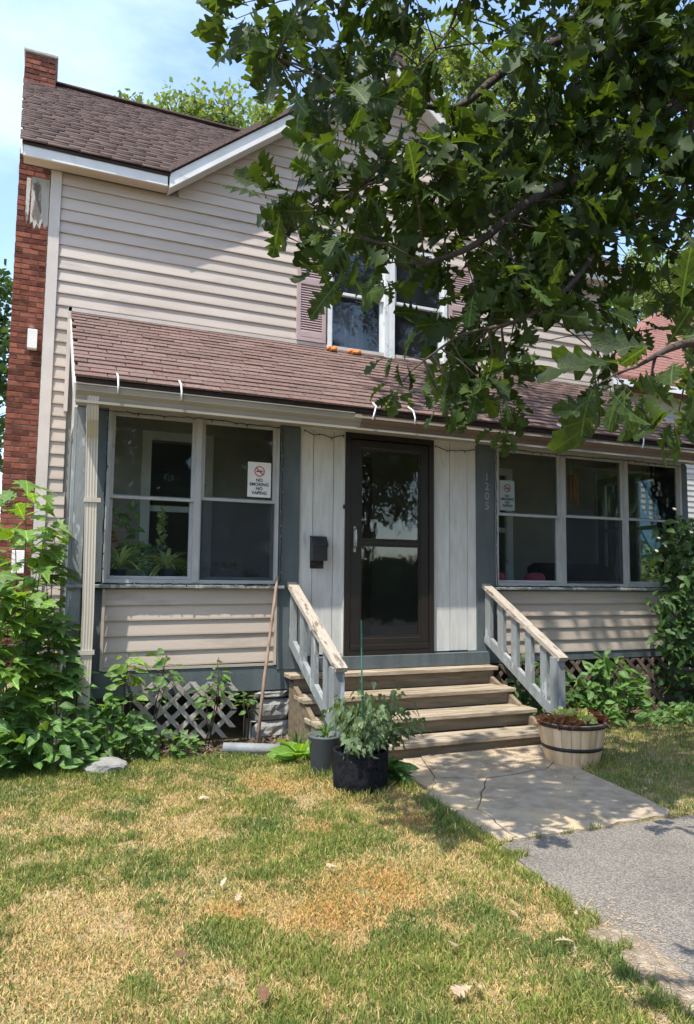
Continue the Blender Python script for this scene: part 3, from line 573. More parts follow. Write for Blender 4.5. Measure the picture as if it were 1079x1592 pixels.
# ================================================================== porch front
# posts (blue grey boards)
def post(x0, x1, z0, z1, y0=-.02, y1=.10, m='blue_grey'): return HP('porch_post', MB().bev(x0, x1, y0, y1, z0, z1, .004), m)
post(.262, .345, .36, 2.79, -.022, .10, 'blue_grey_worn'); post(.348, .50, 1.36, 2.79, .02, .12); post(.348, .50, .36, 1.30, .02, .12)
post(2.005, 2.198, .60, 2.79); post(4.102, 4.318, .60, 2.79); post(6.935, 7.03, .36, 2.79)
HP('corner_strip', MB().bev(.236, .26, -.012, .04, .34, 2.79, .003), 'blue_grey_worn')
HP('header', MB().box(.262, 7.03, -.001, .10, 2.793, 2.93), 'blue_grey'); HP('header_trim', MB().box(2.2, 4.1, -.019, -.002, 2.79, 2.83), 'board_white')
# low walls under the windows with tan siding panels
for (x0, x1, sg) in ((.50, 2.005, 1), (4.318, 6.935, 0)):
    HP('knee_wall', MB().box(x0, x1, .012, .11, .60, 1.31), 'blue_grey')
    zb = .66
    for i in range(6):
        a = .668-.001+i*.127 - (0 if sg else .127*.0); b = min(a+.127, 1.30); 
        if a > 1.28: break
        xa, xb = x0+.035, x1-.03
        board(xa, xb, xa, xb, a, b, .008, .022, 'vinyl_tan', sag=(.012 if sg else 0))
    if sg:
        for (a_, b_) in ((x0+.012, x0+.034), (x1-.028, x1-.006)): HP('panel_trim', MB().box(a_, b_, -.022, .01, .645, 1.305), 'vinyl_tan')
        HP('panel_trim', MB().box(x0+.035, x1-.029, -.020, .01, .640, .662), 'vinyl_tan')
HP('sill', MB().bev(.225, 2.05, -.065, .12, 1.312, 1.342, .005), 'blue_grey_worn'); HP('sill', MB().bev(4.30, 7.06, -.065, .12, 1.312, 1.342, .005), 'blue_grey_worn')
HP('skirt_board', MB().bev(.30, 2.30, -.012, .03, .425, .636, .004), 'blue_grey'); HP('skirt_board', MB().bev(.236, .34, -.04, .0, .36, .46, .004), 'blue_grey_worn')
HP('skirt_board', MB().bev(4.2, 7.03, -.006, .03, .575, .658, .004), 'blue_grey')
HP('threshold', MB().bev(2.30, 4.22, -.06, .06, .575, .700, .004), 'blue_grey'); HP('porch_floor', MB().box(.30, 6.95, .06, D-.01, .64, .70), 'floor_paint')
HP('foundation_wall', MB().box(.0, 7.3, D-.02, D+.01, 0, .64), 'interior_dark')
# panes and frames
def porch_window(x0, x1, z0=1.355, z1=2.805, zm=2.10, scr=False):
    w = HP('porch_window', casing(x0, x1, z0, z1, -.028, .07, .030), 'alu_frame')
    sash(x0+.030, x1-.030, zm-.02, z1-.030, -.008, .026, 'alu_frame', w); sash(x0+.030, x1-.030, z0+.030, zm+.018, .022, .028, 'alu_frame', w)
    part('pane', MB().box(x0+.05, x1-.05, .004, .008, zm, z1-.05), 'glass', w)
    part('pane', MB().box(x0+.05, x1-.05, .036, .040, z0+.05, zm), 'glass', w)
    if scr: part('screen', MB().box(x0+.031, x1-.031, .010, .012, z0+.031, zm-.021), 'screen', w)
porch_window(.508, 1.262, zm=2.075); porch_window(1.264, 1.995, zm=2.095, scr=True)
porch_window(4.332, 5.194, zm=2.10); porch_window(5.196, 6.075, zm=2.115, scr=True); porch_window(6.077, 6.93, zm=2.12)
HP('mullion_cover', MB().bev(1.243, 1.283, -.036, -.029, 1.36, 2.80, .003), 'alu_frame'); HP('mullion_cover', MB().bev(5.178, 5.212, -.036, -.029, 1.36, 2.80, .003), 'alu_frame'); HP('mullion_cover', MB().bev(6.06, 6.092, -.036, -.029, 1.36, 2.80, .003), 'alu_frame')
# side walls of the porch with windows
for xs_ in (.27, 6.965):
    HP('knee_wall', MB().box(xs_, xs_+.06, .11, D-.04, .36, 1.33), 'blue_grey'); HP('side_header', MB().box(xs_, xs_+.06, .11, D-.04, 2.72, 2.79), 'blue_grey')
    for (ya, yb) in ((.11, .17), (.74, .84), (D-.14, D-.04)): HP('porch_post', MB().box(xs_, xs_+.06, ya, yb, 1.33, 2.72), 'blue_grey')
    for (ya, yb) in ((.17, .74), (.84, D-.14)):
        w = HP('side_window', MB().box(xs_+.01, xs_+.05, ya, yb, 2.06, 2.11).box(xs_+.01, xs_+.05, ya, ya+.035, 1.33, 2.72).box(xs_+.01, xs_+.05, yb-.035, yb, 1.33, 2.72).box(xs_+.01, xs_+.05, ya+.035, yb-.035, 2.685, 2.72), 'alu_frame')
        part('pane', MB().box(xs_+.028, xs_+.032, ya, yb, 1.33, 2.70), 'glass', w)
# grooved white boards beside the door
for (a, b) in ((2.200, 2.328), (2.334, 2.530), (2.536, 2.634), (3.600, 3.790), (3.796, 3.998), (4.004, 4.100)):
    HP('wall_board', MB().bev(a, b, -.004, .03, .712+U(-.006, .006), 2.79, .003), 'board_white')
HP('wall_backing', MB().box(2.2, 2.635, .032, .06, .70, 2.79).box(3.6, 4.1, .032, .06, .70, 2.79), 'interior_dark')
HP('doorway_trim', MB().box(2.634, 2.640, -.03, .06, .70, 2.80), 'board_white')
# storm door
sd = HP('storm_door', casing(2.642, 3.590, .70, 2.79, -.045, .05, .052), 'brown_metal')
mb = MB(); mb.bev(2.70, 2.80, -.035, .0, .765, 2.732, .006); mb.bev(3.445, 3.532, -.035, .0, .765, 2.732, .006); mb.bev(2.80, 3.445, -.034, -.001, 2.655, 2.731, .006); mb.bev(2.80, 3.445, -.034, -.001, .766, .86, .006)
part('door_leaf', mb, 'brown_metal', sd); part('glazing_bar', MB().bev(2.80, 3.445, -.030, -.004, 1.735, 1.775, .005), 'brown_metal', sd)
part('glass_stop', casing(2.80, 3.445, .86, 1.735, -.028, -.006, .018), 'brown_metal', sd); part('glass_stop', casing(2.80, 3.445, 1.775, 2.655, -.028, -.006, .018), 'brown_metal', sd)
part('pane', MB().box(2.81, 3.435, -.018, -.014, 1.78, 2.65), 'door_glass', sd); part('pane', MB().box(2.81, 3.435, -.018, -.014, .87, 1.73), 'door_glass', sd)
mb = MB(); mb.bev(2.728, 2.752, -.042, -.034, 1.66, 1.90, .003); hd = part('handle_plate', mb, 'nickel', sd)
part('handle', MB().tube([(2.74, -.04, 1.88), (2.74, -.075, 1.865), (2.74, -.08, 1.79), (2.74, -.075, 1.715), (2.74, -.04, 1.70)], .009, 8), 'nickel', hd)
part('hinge', MB().bev(3.535, 3.550, -.05, -.040, 2.40, 2.48, .002), 'brown_metal', sd); part('hinge', MB().bev(3.535, 3.550, -.05, -.040, .95, 1.03, .002), 'brown_metal', sd)
part('latch_bracket', MB().bev(2.62, 2.64, -.05, -.03, 2.06, 2.10, .002), 'brown_metal', sd)
part('sweep', MB().bev(2.70, 3.532, -.05, -.036, .752, .80, .004), 'brown_metal', sd)
# house number digits run down the post
def text_mesh(s, size, ext=.0015, bold=0):
    cu = bpy.data.curves.new('t', 'FONT'); cu.body = s; cu.size = size; cu.align_x = 'CENTER'; cu.align_y = 'CENTER'; cu.extrude = ext; cu.offset = bold
    cu.resolution_u = 3; o = bpy.data.objects.new('t', cu); C.objects.link(o); dg = bpy.context.evaluated_depsgraph_get(); me = bpy.data.meshes.new_from_object(o.evaluated_get(dg)); bpy.data.objects.remove(o); return me
for ch, zz in zip('1205', (2.465, 2.365, 2.265, 2.165)):
    me = text_mesh(ch, .112); me.materials.append(MT['digit']); part('house_number', me, None, house, Matrix.Translation((4.225, -.024, zz)) @ Matrix.Rotation(math.pi/2, 4, 'X'))
# foundation: rock faced blocks left of the steps, and under the right side
def rock(x0, x1, y0, y1, z0, z1, par, seed=0):
    mb = MB(); nx, nz = 6, 4; vs = []; rs = random.Random(seed)
    for j in range(nz+1):
        for i in range(nx+1):
            e = (i in (0, nx)) or (j in (0, nz)); vs.append((x0+(x1-x0)*i/nx + (0 if e else rs.uniform(-.01, .01)), y0 + (.035 if e else rs.uniform(-.015, .02)), z0+(z1-z0)*j/nz))
    n0 = len(vs); fs = [(j*(nx+1)+i, j*(nx+1)+i+1, (j+1)*(nx+1)+i+1, (j+1)*(nx+1)+i) for j in range(nz) for i in range(nx)]
    mb.add(vs, fs); mb.box(x0, x1, y0+.035, y1, z0, z1); return part('foundation_block', mb, 'stone_block', par)
for i, (a, b, c_, d2) in enumerate(((1.80, 2.14, .0, .155), (1.84, 2.16, .165, .345), (1.81, 2.13, .355, .418), (2.15, 2.42, .0, .155), (2.17, 2.42, .165, .345))): rock(a, b, -.03, .22, c_, d2, house, i)
for i, xx in enumerate((.25, 6.7, 7.0)): rock(xx, xx+.28, .02, .3, .0, .19, house, 20+i); rock(xx, xx+.28, .02, .3, .20, .35, house, 40+i)
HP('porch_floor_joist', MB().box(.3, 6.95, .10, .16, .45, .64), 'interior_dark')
# ================================================================== steps and railings
steps = thing('porch_steps', (3.15, -.6, 0), 'weathered grey wooden steps of four treads leading up to the dark storm door', 'steps')
for i, (yf, zt) in enumerate(((-.20, .570), (-.50, .405), (-.80, .262), (-1.10, .122))):
    xl_, xr_ = 2.10+(.0 if i else -.03), 4.22-(.0, .0, .01, .03)[i]; dpt = .33
    ya = yf; 
    for (a, b) in ((0, .148), (.153, .30)):
        mb = MB(); mb.bev(xl_+U(-.01, .01), xr_+U(-.01, .01), ya+a, ya+b, zt-.038, zt+U(-.003, .003), .005); part('tread', mb, 'wood_grey', steps)
    zl = zt-.042; zb_ = (.405, .262, .122, 0)[i]
    part('riser', MB().bev(xl_+.05, xr_-.03, yf+.035, yf+.06, zb_+.002, zl, .003), 'wood_riser', steps)
for xx in (2.11, 4.14):
    part('stringer', MB().prism([(xx, -.06, .0), (xx, -.06, .52), (xx, -.46, .36), (xx, -.76, .215), (xx, -1.06, .075), (xx, -1.06, .0)], (.04, 0, 0)), 'wood_riser', steps)
def railing(x, lab, n, zt0, zt1, y1, low0, low1, side):
    t = thing('stair_railing', (x, -.6, 0), lab, 'railing')
    part('handrail', MB().bar((x, .02, zt0), (x+.012, y1, zt1), .095, .038), 'wood_rail', t)
    part('bottom_rail', MB().bar((x, -.02, low0), (x, y1+.06, low1), .04, .088), 'blue_grey_worn', t)
    sl_ = (zt1-zt0)/(y1-.02); sb = (low1-low0)/(y1+.08)
    for i in range(n):
        y = -.075 - i*((-y1-.20)/(n-.5)) if n > 1 else -.2
        part('baluster', MB().bev(x-.019, x+.019, y-.045, y+.045, low0+sb*(y+.02)*1.0-.02, zt0+sl_*(y-.02)-.025, .003), 'blue_grey_worn', t)
    part('post', MB().bev(x-.045, x+.045, y1+.02, y1+.11, .0, zt0+sl_*(y1+.07-.02)-.02, .005), 'blue_grey_worn', t)
    return t
railing(2.135, 'left stair railing with pale worn wood handrail and grey balusters behind the tomato plant', 4, 1.375, .725, -1.17, .86, .27, -1)
railing(4.205, 'right stair railing with darker grey handrail beside the barrel planter', 5, 1.375, .735, -1.17, .84, .24, 1)
# ================================================================== things on and by the house
mbx = thing('mailbox', (2.375, -.06, 1.52), 'small black metal mailbox hanging on the white boards left of the door', 'mailbox')
mb = MB(); mb.prism([(2.305, -.012, 1.57), (2.305, -.10, 1.57), (2.305, -.10, 1.70), (2.305, -.06, 1.775), (2.305, -.012, 1.785)], (.14, 0, 0)); part('box', mb, 'black_metal', mbx)
part('lid', MB().prism([(2.30, -.108, 1.695), (2.30, -.112, 1.705), (2.30, -.063, 1.79), (2.30, -.008, 1.80), (2.30, -.008, 1.790), (2.30, -.065, 1.78)], (.15, 0, 0)), 'black_metal', mbx)
part('scroll', MB().tube([(2.32, -.02, 1.57), (2.33, -.04, 1.535), (2.375, -.055, 1.515), (2.42, -.04, 1.535), (2.43, -.02, 1.57)], .006, 6), 'black_metal', mbx)
part('back_plate', MB().bev(2.31, 2.44, -.012, -.005, 1.50, 1.80, .002), 'black_metal', mbx)
def ring_mb(r, w, y, n=28):
    mb = MB(); vs = []; 
    for k in range(n): a = 2*math.pi*k/n; vs += [(math.cos(a)*r, y, math.sin(a)*r), (math.cos(a)*(r-w), y, math.sin(a)*(r-w))]
    return mb.add(vs, [(2*k, 2*k+1, (2*k+3) % (2*n), (2*k+2) % (2*n)) for k in range(n)])
def nosmoke(x, z, y, w, h, lab, s=1):
    t = thing('no_smoking_sign', (x, y, z), lab, 'sign', 'no smoking signs in the porch windows'); T = lambda dx, dz, dy=-.002: Matrix.Translation((x+dx, y+dy, z+dz))
    part('sheet', MB().box(x-w/2, x+w/2, y, y+.002, z-h/2, z+h/2), 'sign_white', t)
    part('ring', ring_mb(.048*s, .009*s, 0), 'sign_red', t, T(0, h*.24)); part('slash', MB().bar((-.032*s, 0, .032*s), (.032*s, 0, -.032*s), .001, .009*s, (0, 1, 0)).bar((-.032*s, -.0004, .032*s), (.032*s, -.0004, -.032*s), .009*s, .001, (0, 1, 0)), 'sign_red', t, T(0, h*.24))
    part('cigarette', MB().box(-.030*s, .020*s, -.0005, 0, -.006*s, .004*s).box(.023*s, .031*s, -.0005, 0, -.006*s, .004*s).box(.005*s, .026*s, -.0005, 0, .010*s, .014*s), 'ink', t, T(0, h*.24, -.0012))
    for i, wd in enumerate(('NO', 'SMOKING', 'NO', 'VAPING')):
        me = text_mesh(wd, .040*s, .0004, .0009); me.materials.append(MT['ink']); part('word', me, None, t, T(0, h*.02-.040*s*i*(h/.33)-.012) @ Matrix.Rotation(math.pi/2, 4, 'X'))
nosmoke(1.812, 2.285, -.0135, .215, .315, 'white no smoking no vaping sign in the window left of the mailbox')
nosmoke(4.50, 2.295, .013, .185, .315, 'white no smoking no vaping sign in the window right of the house number', .9)
def lights(name, runs, lab, step=.075):
    t = thing(name, runs[0][0], lab, 'string lights'); bl = []
    mb = MB()
    for run in runs:
        pts = [Vector(run[0])]
        for a, b in zip(run[:-1], run[1:]):
            a, b = Vector(a), Vector(b); n = max(1, int((b-a).length/.05))
            for i in range(1, n+1): pts.append(a.lerp(b, i/n)+Vector((U(-.006, .006), U(-.003, .001), U(-.006, .006))))
        mb.tube(pts, .0042, 5)
        for i, p in enumerate(pts[::2]): q = p + Vector((U(-.012, .012), -.004, U(-.02, .012))); mb.tube([p, q], .0055, 5); bl.append(Matrix.Translation(q) @ Matrix.Scale(1, 4))
    part('wire', mb, 'wire', t); joined('bulbs', MB().lathe([(.002, -.014), (.0045, -.008), (.004, .002)], (0, 0, 0), 5), bl, 'bulb', t)
yy = -.045
lights('string_lights', [[(.50, yy, 1.37), (.497, yy, 2.0), (.50, yy, 2.775), (.9, yy, 2.77), (1.26, yy, 2.785), (1.98, yy, 2.765), (2.02, yy, 2.765), (2.015, yy, 2.0), (2.018, yy, 1.38), (1.90, yy-.03, 1.335), (1.5, yy-.03, 1.35), (.55, yy-.03, 1.35)], [(2.23, -.03, 2.775), (2.32, -.03, 2.735), (2.42, -.03, 2.75), (2.50, -.03, 2.72), (2.62, -.03, 2.765)]], 'dark string lights with small clear bulbs framing the left porch window')
lights('string_lights', [[(3.61, -.04, 2.74), (3.75, -.03, 2.70), (3.9, -.03, 2.715), (4.08, -.03, 2.735)], [(4.325, yy, 1.37), (4.322, yy, 2.0), (4.325, yy, 2.78), (5.2, yy, 2.76), (6.0, yy, 2.775), (6.9, yy, 2.765)], [(4.34, yy-.03, 1.35), (5.5, yy-.03, 1.352), (6.9, yy-.03, 1.35)]], 'dark string lights framing the right porch windows and drooping beside the door')
tag(part('wooden_pole', MB().tube([(1.725, -.40, .01), (1.83, -.23, .55), (1.93, -.10, 1.05), (1.985, -.055, 1.42)], [.016, .015, .014, .012], 7), 'stick'), 'long brown wooden pole leaning against the left end of the steps', 'pole')
tag(part('drain_pipe', MB().tube([(1.45, -.40, .05), (1.6, -.46, .045), (1.86, -.60, .045)], [.042, .045, .045], 12), 'pipe_grey'), 'short grey pipe lying on the ground below the leaning pole', 'pipe')
def boulder(c, s, lab, m='stone_block', seed=1):
    bm = bmesh.new(); bmesh.ops.create_icosphere(bm, subdivisions=3, radius=1); rs = random.Random(seed); ph = [rs.uniform(0, 6) for _ in range(6)]
    for v in bm.verts:
        p = v.co; d = 1 + .12*math.sin(3*p.x+ph[0]) + .10*math.sin(4*p.y+ph[1]) + .09*math.sin(5*p.z+ph[2]+p.x*3) + .05*math.sin(9*p.x+7*p.y+ph[3]); v.co = Vector((p.x*s[0]*d, p.y*s[1]*d, max(p.z*s[2]*d, -.3*s[2])))
    me = bpy.data.meshes.new('stone'); bm.to_mesh(me); bm.free(); me.materials.append(MT[m]); return tag(part('stone', me, None, None, Matrix.Translation(c)), lab, 'stone')
boulder((.53, -.60, .03), (.17, .10, .055), 'flat grey stone in the grass at the foot of the weeds'); boulder((.30, -.42, .03), (.13, .09, .05), 'smaller grey stone half hidden under the weeds by the downspout', seed=4)
for i, (x, z_, s) in enumerate(((3.02, .04, .8), (3.30, .03, 1.15))):
    bm = MB(); bx, bz = (x, 0)
    pth = [(-.06*s, 0, .0), (-.03*s, -.02, .03), (.02*s, .0, .02), (.06*s, -.015, .035), (.09*s, .0, .0)]
    bm.tube(pth, [.012, .028, .022, .026, .01], 8).tube([(p[0]*.6+.01, p[1]-.03, p[2]*.8) for p in pth], [.01, .02, .024, .018, .008], 7)
    yv = 1.34; tag(part('rag', bm, 'orange', None, Matrix.Translation((x, yv, PE_Z+psl*(yv-PE_Y)+.02)) @ Matrix.Rotation(.5, 4, 'X')), ('small crumpled orange rag at the corner below the left shutter', 'larger crumpled orange rag on the porch roof under the upper window')[i], 'rag')
# lattice panels
def lattice(x0, x1, z0, z1, y, lab, broken, lmat='lattice', lean=.0, pitch=.112, rot=0.0, loc=(0, 0, 0)):
    t = thing('lattice_panel', (x0, y, z0), lab, 'lattice'); Lx = x1-x0; Lz = z1-z0
    for lay, sg in ((0, 1), (1, -1)):
        c = -Lz
        while c < Lx+Lz:
            # slat line x = c + s (sg=1) or x = c+Lz - s...
            if sg == 1: xa, za, xb, zb_ = c, 0, c+Lz, Lz
            else: xa, za, xb, zb_ = c+Lz, 0, c, Lz
            def clip(x, z, xo, zo):
                if x < 0: tt = (0-x)/(xo-x); return 0, z+(zo-z)*tt
                if x > Lx: tt = (Lx-x)/(xo-x); return Lx, z+(zo-z)*tt
                return x, z
            if not (max(xa, xb) < .03 or min(xa, xb) > Lx-.03):
                A = clip(xa, za, xb, zb_); B = clip(xb, zb_, xa, za)
                if abs(A[1]-B[1]) > .05 and not broken((A[0]+B[0])/2, (A[1]+B[1])/2, sg):
                    m_ = Matrix.Translation((x0, y, z0)) @ Matrix.Rotation(rot, 4, 'Y')
                    part('slat', MB().bar((A[0], -lay*.009, A[1]), (B[0], -lay*.009, B[1]), .008, .034, (0, 0, 1)) if False else MB().prism([(A[0]-.027, -lay*.009, A[1]), (A[0]+.027, -lay*.009, A[1]), (B[0]+.027, -lay*.009, B[1]), (B[0]-.027, -lay*.009, B[1])], (0, .008, 0)), lmat, t, m_)
            c += pitch*1.35
    return t
lattice(.78, 1.60, .10, .56, -.09, 'broken grey wooden lattice panel tilted in the weeds under the left windows', lambda x, z, s: (s == 1 and x > .75) or (x < .05), rot=.05)
lattice(4.32, 6.95, .0, .57, -.03, 'long grey wooden lattice skirt under the right windows behind green weeds', lambda x, z, s: R_() < .12, 'lattice_brown')
lattice(6.05, 6.45, .02, .40, -.14, 'loose piece of lattice leaning beside the dark urn at the right', lambda x, z, s: False, 'lattice_brown', rot=.12)
# porch interior
def table(x0, x1, y0, y1, zt, lab):
    t = thing('plant_table', ((x0+x1)/2, (y0+y1)/2, .7), lab, 'table'); part('table_top', MB().bev(x0, x1, y0, y1, zt-.03, zt, .004), 'table_wood', t)
    for a in (x0+.04, x1-.08):
        for b in (y0+.03, y1-.07): part('leg', MB().box(a, a+.04, b, b+.04, .70, zt-.03), 'table_wood', t)
table(.42, 1.96, .16, .52, 1.392, 'low dark table holding houseplants behind the left porch windows'); table(4.36, 5.28, .16, .42, 1.345, 'narrow dark table holding two pink cushions behind the right porch windows')
def pot(c, r0_, r1_, h, m, lab, name='plant_pot', cat='pot', rim=True):
    t = thing(name, c, lab, cat); pr = [(r0_*.9, 0), (r0_, .004), (r1_, h*.86)] + ([(r1_*1.08, h*.87), (r1_*1.10, h)] if rim else [(r1_, h)]) + [(r1_*.96, h), (r1_*.92, h*.86)]
    part('pot', MB().lathe(pr, c, 24), m, t); part('potting_soil', MB().lathe([(.001, h*.85), (r1_*.925, h*.87)], c, 20), 'potting', t); return t
def arch_leaves(t, c, n, L, m, w=.013, spread=1.0, name='leaf'):
    for i in range(n):
        a = U(0, 6.283); l = L*U(.6, 1.1); e = U(.35, 1.15); P = []; 
        for k in range(7):
            s = k/6; rr = l*spread*(s*math.cos(e)+.25*s*s); P.append(Vector((c[0]+rr*math.cos(a), c[1]+rr*math.sin(a)*.55, c[2]+l*(s*math.sin(e)*1.25-s*s*.95*(1.1-e*.4)))))
        mb = MB(); sd_ = Vector((-math.sin(a), math.cos(a), 0)); vs = []
        for k, p in enumerate(P): ww = w*math.sin(math.pi*min(.97, .18+k/7.3)); vs += [p-sd_*ww, p+Vector((0, 0, -ww*.4)), p+sd_*ww]
        mb.add(vs, [(3*k+j, 3*k+j+1, 3*k+j+4, 3*k+j+3) for k in range(6) for j in (0, 1)], True); part(name, mb, m, t)
t = pot((.86, .26, 1.392), .058, .075, .105, 'teal_pot', 'pale teal plastic pot with dark bushy houseplant behind the left window', 'potted_plant', 'houseplant')
leaves(t, [frame_mtx((.86+U(-.1, .1), .26+U(-.06, .06), 1.47+U(0, .20)), rv()+Vector((0, -.4, .5)), rv()+Vector((0, -.6, .8)), U(.05, .08)) for _ in range(70)], 'oval', 'houseplant_leaf', True)
t = pot((.66, .22, 1.392), .05, .06, .08, 'blue_pot', 'spider plant with striped arching leaves nearest the downspout', 'potted_plant', 'houseplant'); arch_leaves(t, (.66, .20, 1.48), 44, .36, 'spider_leaf', .017)
t = pot((1.08, .24, 1.392), .06, .07, .09, 'blue_pot', 'spider plant with striped arching leaves right of the pale teal pot', 'potted_plant', 'houseplant'); arch_leaves(t, (1.06, .20, 1.48), 50, .37, 'spider_leaf', .017)
leaves(t, [frame_mtx((1.05+U(-.18, .16), .30+U(-.06, .06), 1.38+U(0, .14)), rv()+Vector((0, -.4, .3)), rv()+Vector((0, -.6, .8)), U(.035, .06)) for _ in range(60)], 'oval', 'houseplant_leaf', True)
t = pot((1.06, .62, 1.50), .07, .105, .17, 'blue_pot', 'tall thin plant in a blue grey pot at the back of the left window', 'potted_plant', 'houseplant')
part('stem', MB().tube([(1.06, .62, 1.62), (1.07, .62, 1.8), (1.06, .62, 2.0)], [.012, .01, .006], 6), 'twig', t)
leaves(t, [frame_mtx((1.065+U(-.02, .02), .62, 1.66+.006*i), Vector((U(-1, 1), U(-1, 0), U(.1, .9))), rv()+Vector((0, 0, 1)), U(.03, .075)) for i in range(62)], 'oval', 'spider_leaf', True)
tag(part('pot_stand', MB().lathe([(.09, 0), (.09, .02), (.02, .03), (.02, .76), (.09, .78), (.09, .80)], (1.06, .62, .70), 16), 'table_wood'), 'dark round stand under the blue grey pot behind the left window', 'stand')
t = pot((1.60, .30, 1.392), .055, .068, .095, 'teal_pot', 'small teal pot with a pale leaved plant behind the pane below the sign', 'potted_plant', 'houseplant'); arch_leaves(t, (1.60, .30, 1.44), 9, .17, 'spider_leaf', .014); leaves(t, [frame_mtx((1.60+U(-.09, .09), .30, 1.45+U(0, .07)), rv()+Vector((0, 0, .8)), rv()+Vector((0, -1, .5)), U(.04, .07)) for _ in range(26)], 'oval', 'houseplant_leaf')
t = pot((1.84, .28, 1.392), .055, .07, .06, 'purple_pot', 'dark purple pot in the lower right corner of the left windows', 'potted_plant', 'houseplant'); leaves(t, [frame_mtx((1.84+U(-.09, .09), .27, 1.42+U(0, .05)), rv()+Vector((0, 0, .5)), rv()+Vector((0, -1, .5)), U(.03, .05)) for _ in range(26)], 'oval', 'houseplant_leaf')
t = pot((.60, .70, 1.36), .07, .09, .12, 'blue_pot', 'red flowering plant in the far left corner of the porch', 'potted_plant', 'houseplant'); leaves(t, [frame_mtx((.60+U(-.15, .25), .68+U(-.08, .08), 1.5+U(0, .55)), rv()+Vector((0, 0, .5)), rv()+Vector((0, -1, .5)), U(.06, .1)) for _ in range(90)], 'oval', 'houseplant_leaf')
for i in range(9): part('flower', MB().lathe([(.004, 0), (.022, .008), (.03, .02), (.012, .024)], (.56+U(-.06, .12), .62, 1.62+U(0, .2)), 7, True, .1), 'flower_red', t)
tag(part('pot_stand', MB().lathe([(.10, 0), (.10, .02), (.02, .03), (.02, .62), (.10, .64), (.10, .66)], (.60, .70, .70), 16), 'table_wood'), 'dark stand under the red flowering plant in the porch corner', 'stand')
for i, (x, s) in enumerate(((4.56, .85), (5.06, 1.1))):
    tag(part('cushion', MB().lathe([(.02, 0), (.085*s, .01), (.105*s, .06), (.10*s, .115), (.075*s, .145), (.02, .155)], (x, .30, 1.345), 20, True, .02), 'pink'), ('smaller pink cushion in the lower left corner of the right windows', 'larger pink cushion behind the pane right of the house number')[i], 'cushion')
sf = thing('sofa', (5.7, .75, .7), 'dark navy sofa back seen behind the middle pane of the right windows', 'sofa')
part('backrest', MB().bev(5.30, 6.35, .55, .75, 1.0, 1.62, .05), 'sofa', sf); part('seat', MB().bev(5.30, 6.35, .76, 1.3, .80, 1.12, .04), 'sofa', sf); part('armrest', MB().bev(5.2, 5.295, .5, 1.3, .8, 1.3, .03), 'sofa', sf); part('armrest', MB().bev(6.355, 6.45, .5, 1.3, .8, 1.3, .03), 'sofa', sf)
for a in (5.34, 6.27):
    for b in (.58, 1.22): part('leg', MB().box(a, a+.04, b, b+.04, .70, .80), 'table_wood', sf)
wc = thing('wind_chime', (5.66, .35, 2.93), 'orange wind chime hanging behind the middle right porch window', 'wind chime')
part('cord', MB().tube([(5.66, .35, 2.93), (5.66, .35, 2.64)], .002, 4), 'wire', wc); part('disc', MB().lathe([(.02, 0), (.06, .004), (.06, .014), (.02, .018)], (5.66, .35, 2.62), 16), 'chime', wc)
for k in range(6): a = k*1.047; x, y = 5.66+.045*math.cos(a), .35+.045*math.sin(a); part('chime_tube', MB().tube([(x, y, 2.62), (x, y, 2.62-.2-.03*k)], .009, 8), 'chime', wc)
# ================================================================== pots on the lawn
t = thing('grow_bag', (2.06, -1.72, 0), 'round black fabric grow bag holding the bushy tomato plant', 'planter')
gc = (2.06, -1.72, 0)
part('bag', MB().lathe([(.165, 0), (.178, .012), (.183, .12), (.182, .25), (.186, .272), (.178, .275), (.172, .25), (.17, .2)], gc, 36, True, .012), 'felt', t); part('potting_soil', MB().lathe([(.001, .235), (.172, .225)], gc, 24), 'potting', t)
part('handle', MB().add([(2.02+.016*i, -1.905-.018*math.sin(i/6*math.pi), .185+.012*math.sin(i/6*math.pi)+dz) for dz in (0, .022) for i in range(7)], [(i, i+1, i+8, i+7) for i in range(6)]), 'felt', t)
tp = thing('tomato_plant', (2.06, -1.72, .23), 'bushy grey green tomato plant with curled leaves in the black grow bag', 'plant')
sp_t = []
for b in range(32):
    a = U(-2.2, 2.6); r = U(.05, .40); hh = U(.10, .50); end = Vector((2.06+r*math.cos(a), -1.72+r*.8*math.sin(a), .23+hh*(1.05-r*.9))); st = Vector((2.06+.03*math.cos(a), -1.72+.03*math.sin(a), .23)); mid = st.lerp(end, .5)+Vector((0, 0, .07))
    part('stem', MB().tube([st, mid, end], [.006, .005, .003], 5), 'weed_leaf', tp)
    for j in range(34):
        s = U(.25, 1.05); p = (st.lerp(mid, s*2) if s < .5 else mid.lerp(end, (s-.5)*2)) + rv(.055); out = (p-Vector((2.06, -1.72, .3))); out.z = 0
        sp_t.append(frame_mtx(p, out*2+rv(.5)+Vector((0, 0, -.7)), rv(.8)+Vector((0, 0, .7)), U(.035, .075), .75))
leaves(tp, sp_t, 'maple', 'tomato_leaf', True)
st_ = tag(part('garden_stake', MB().tube([(2.03, -1.80, .1), (2.035, -1.79, .6), (2.03, -1.78, 1.13)], .0055, 7), 'green_stake'), 'thin dark green stake standing in the tomato plant', 'stake')
t = thing('bucket', (1.98, -1.28, 0), 'plain grey bucket with grass growing in it behind the black grow bag', 'bucket'); part('bucket_body', MB().lathe([(.095, 0), (.10, .005), (.122, .27), (.128, .275), (.128, .29), (.118, .29), (.114, .26)], (1.98, -1.28, 0), 28), 'grey_pot', t); part('potting_soil', MB().lathe([(.001, .25), (.115, .25)], (1.98, -1.28, 0), 20), 'potting', t)
t2 = thing('grass_plant', (1.98, -1.28, .26), 'tuft of bright green grass growing in the grey bucket', 'plant'); arch_leaves(t2, (1.98, -1.28, .25), 46, .27, 'weed_leaf', .006, .6, 'blade')
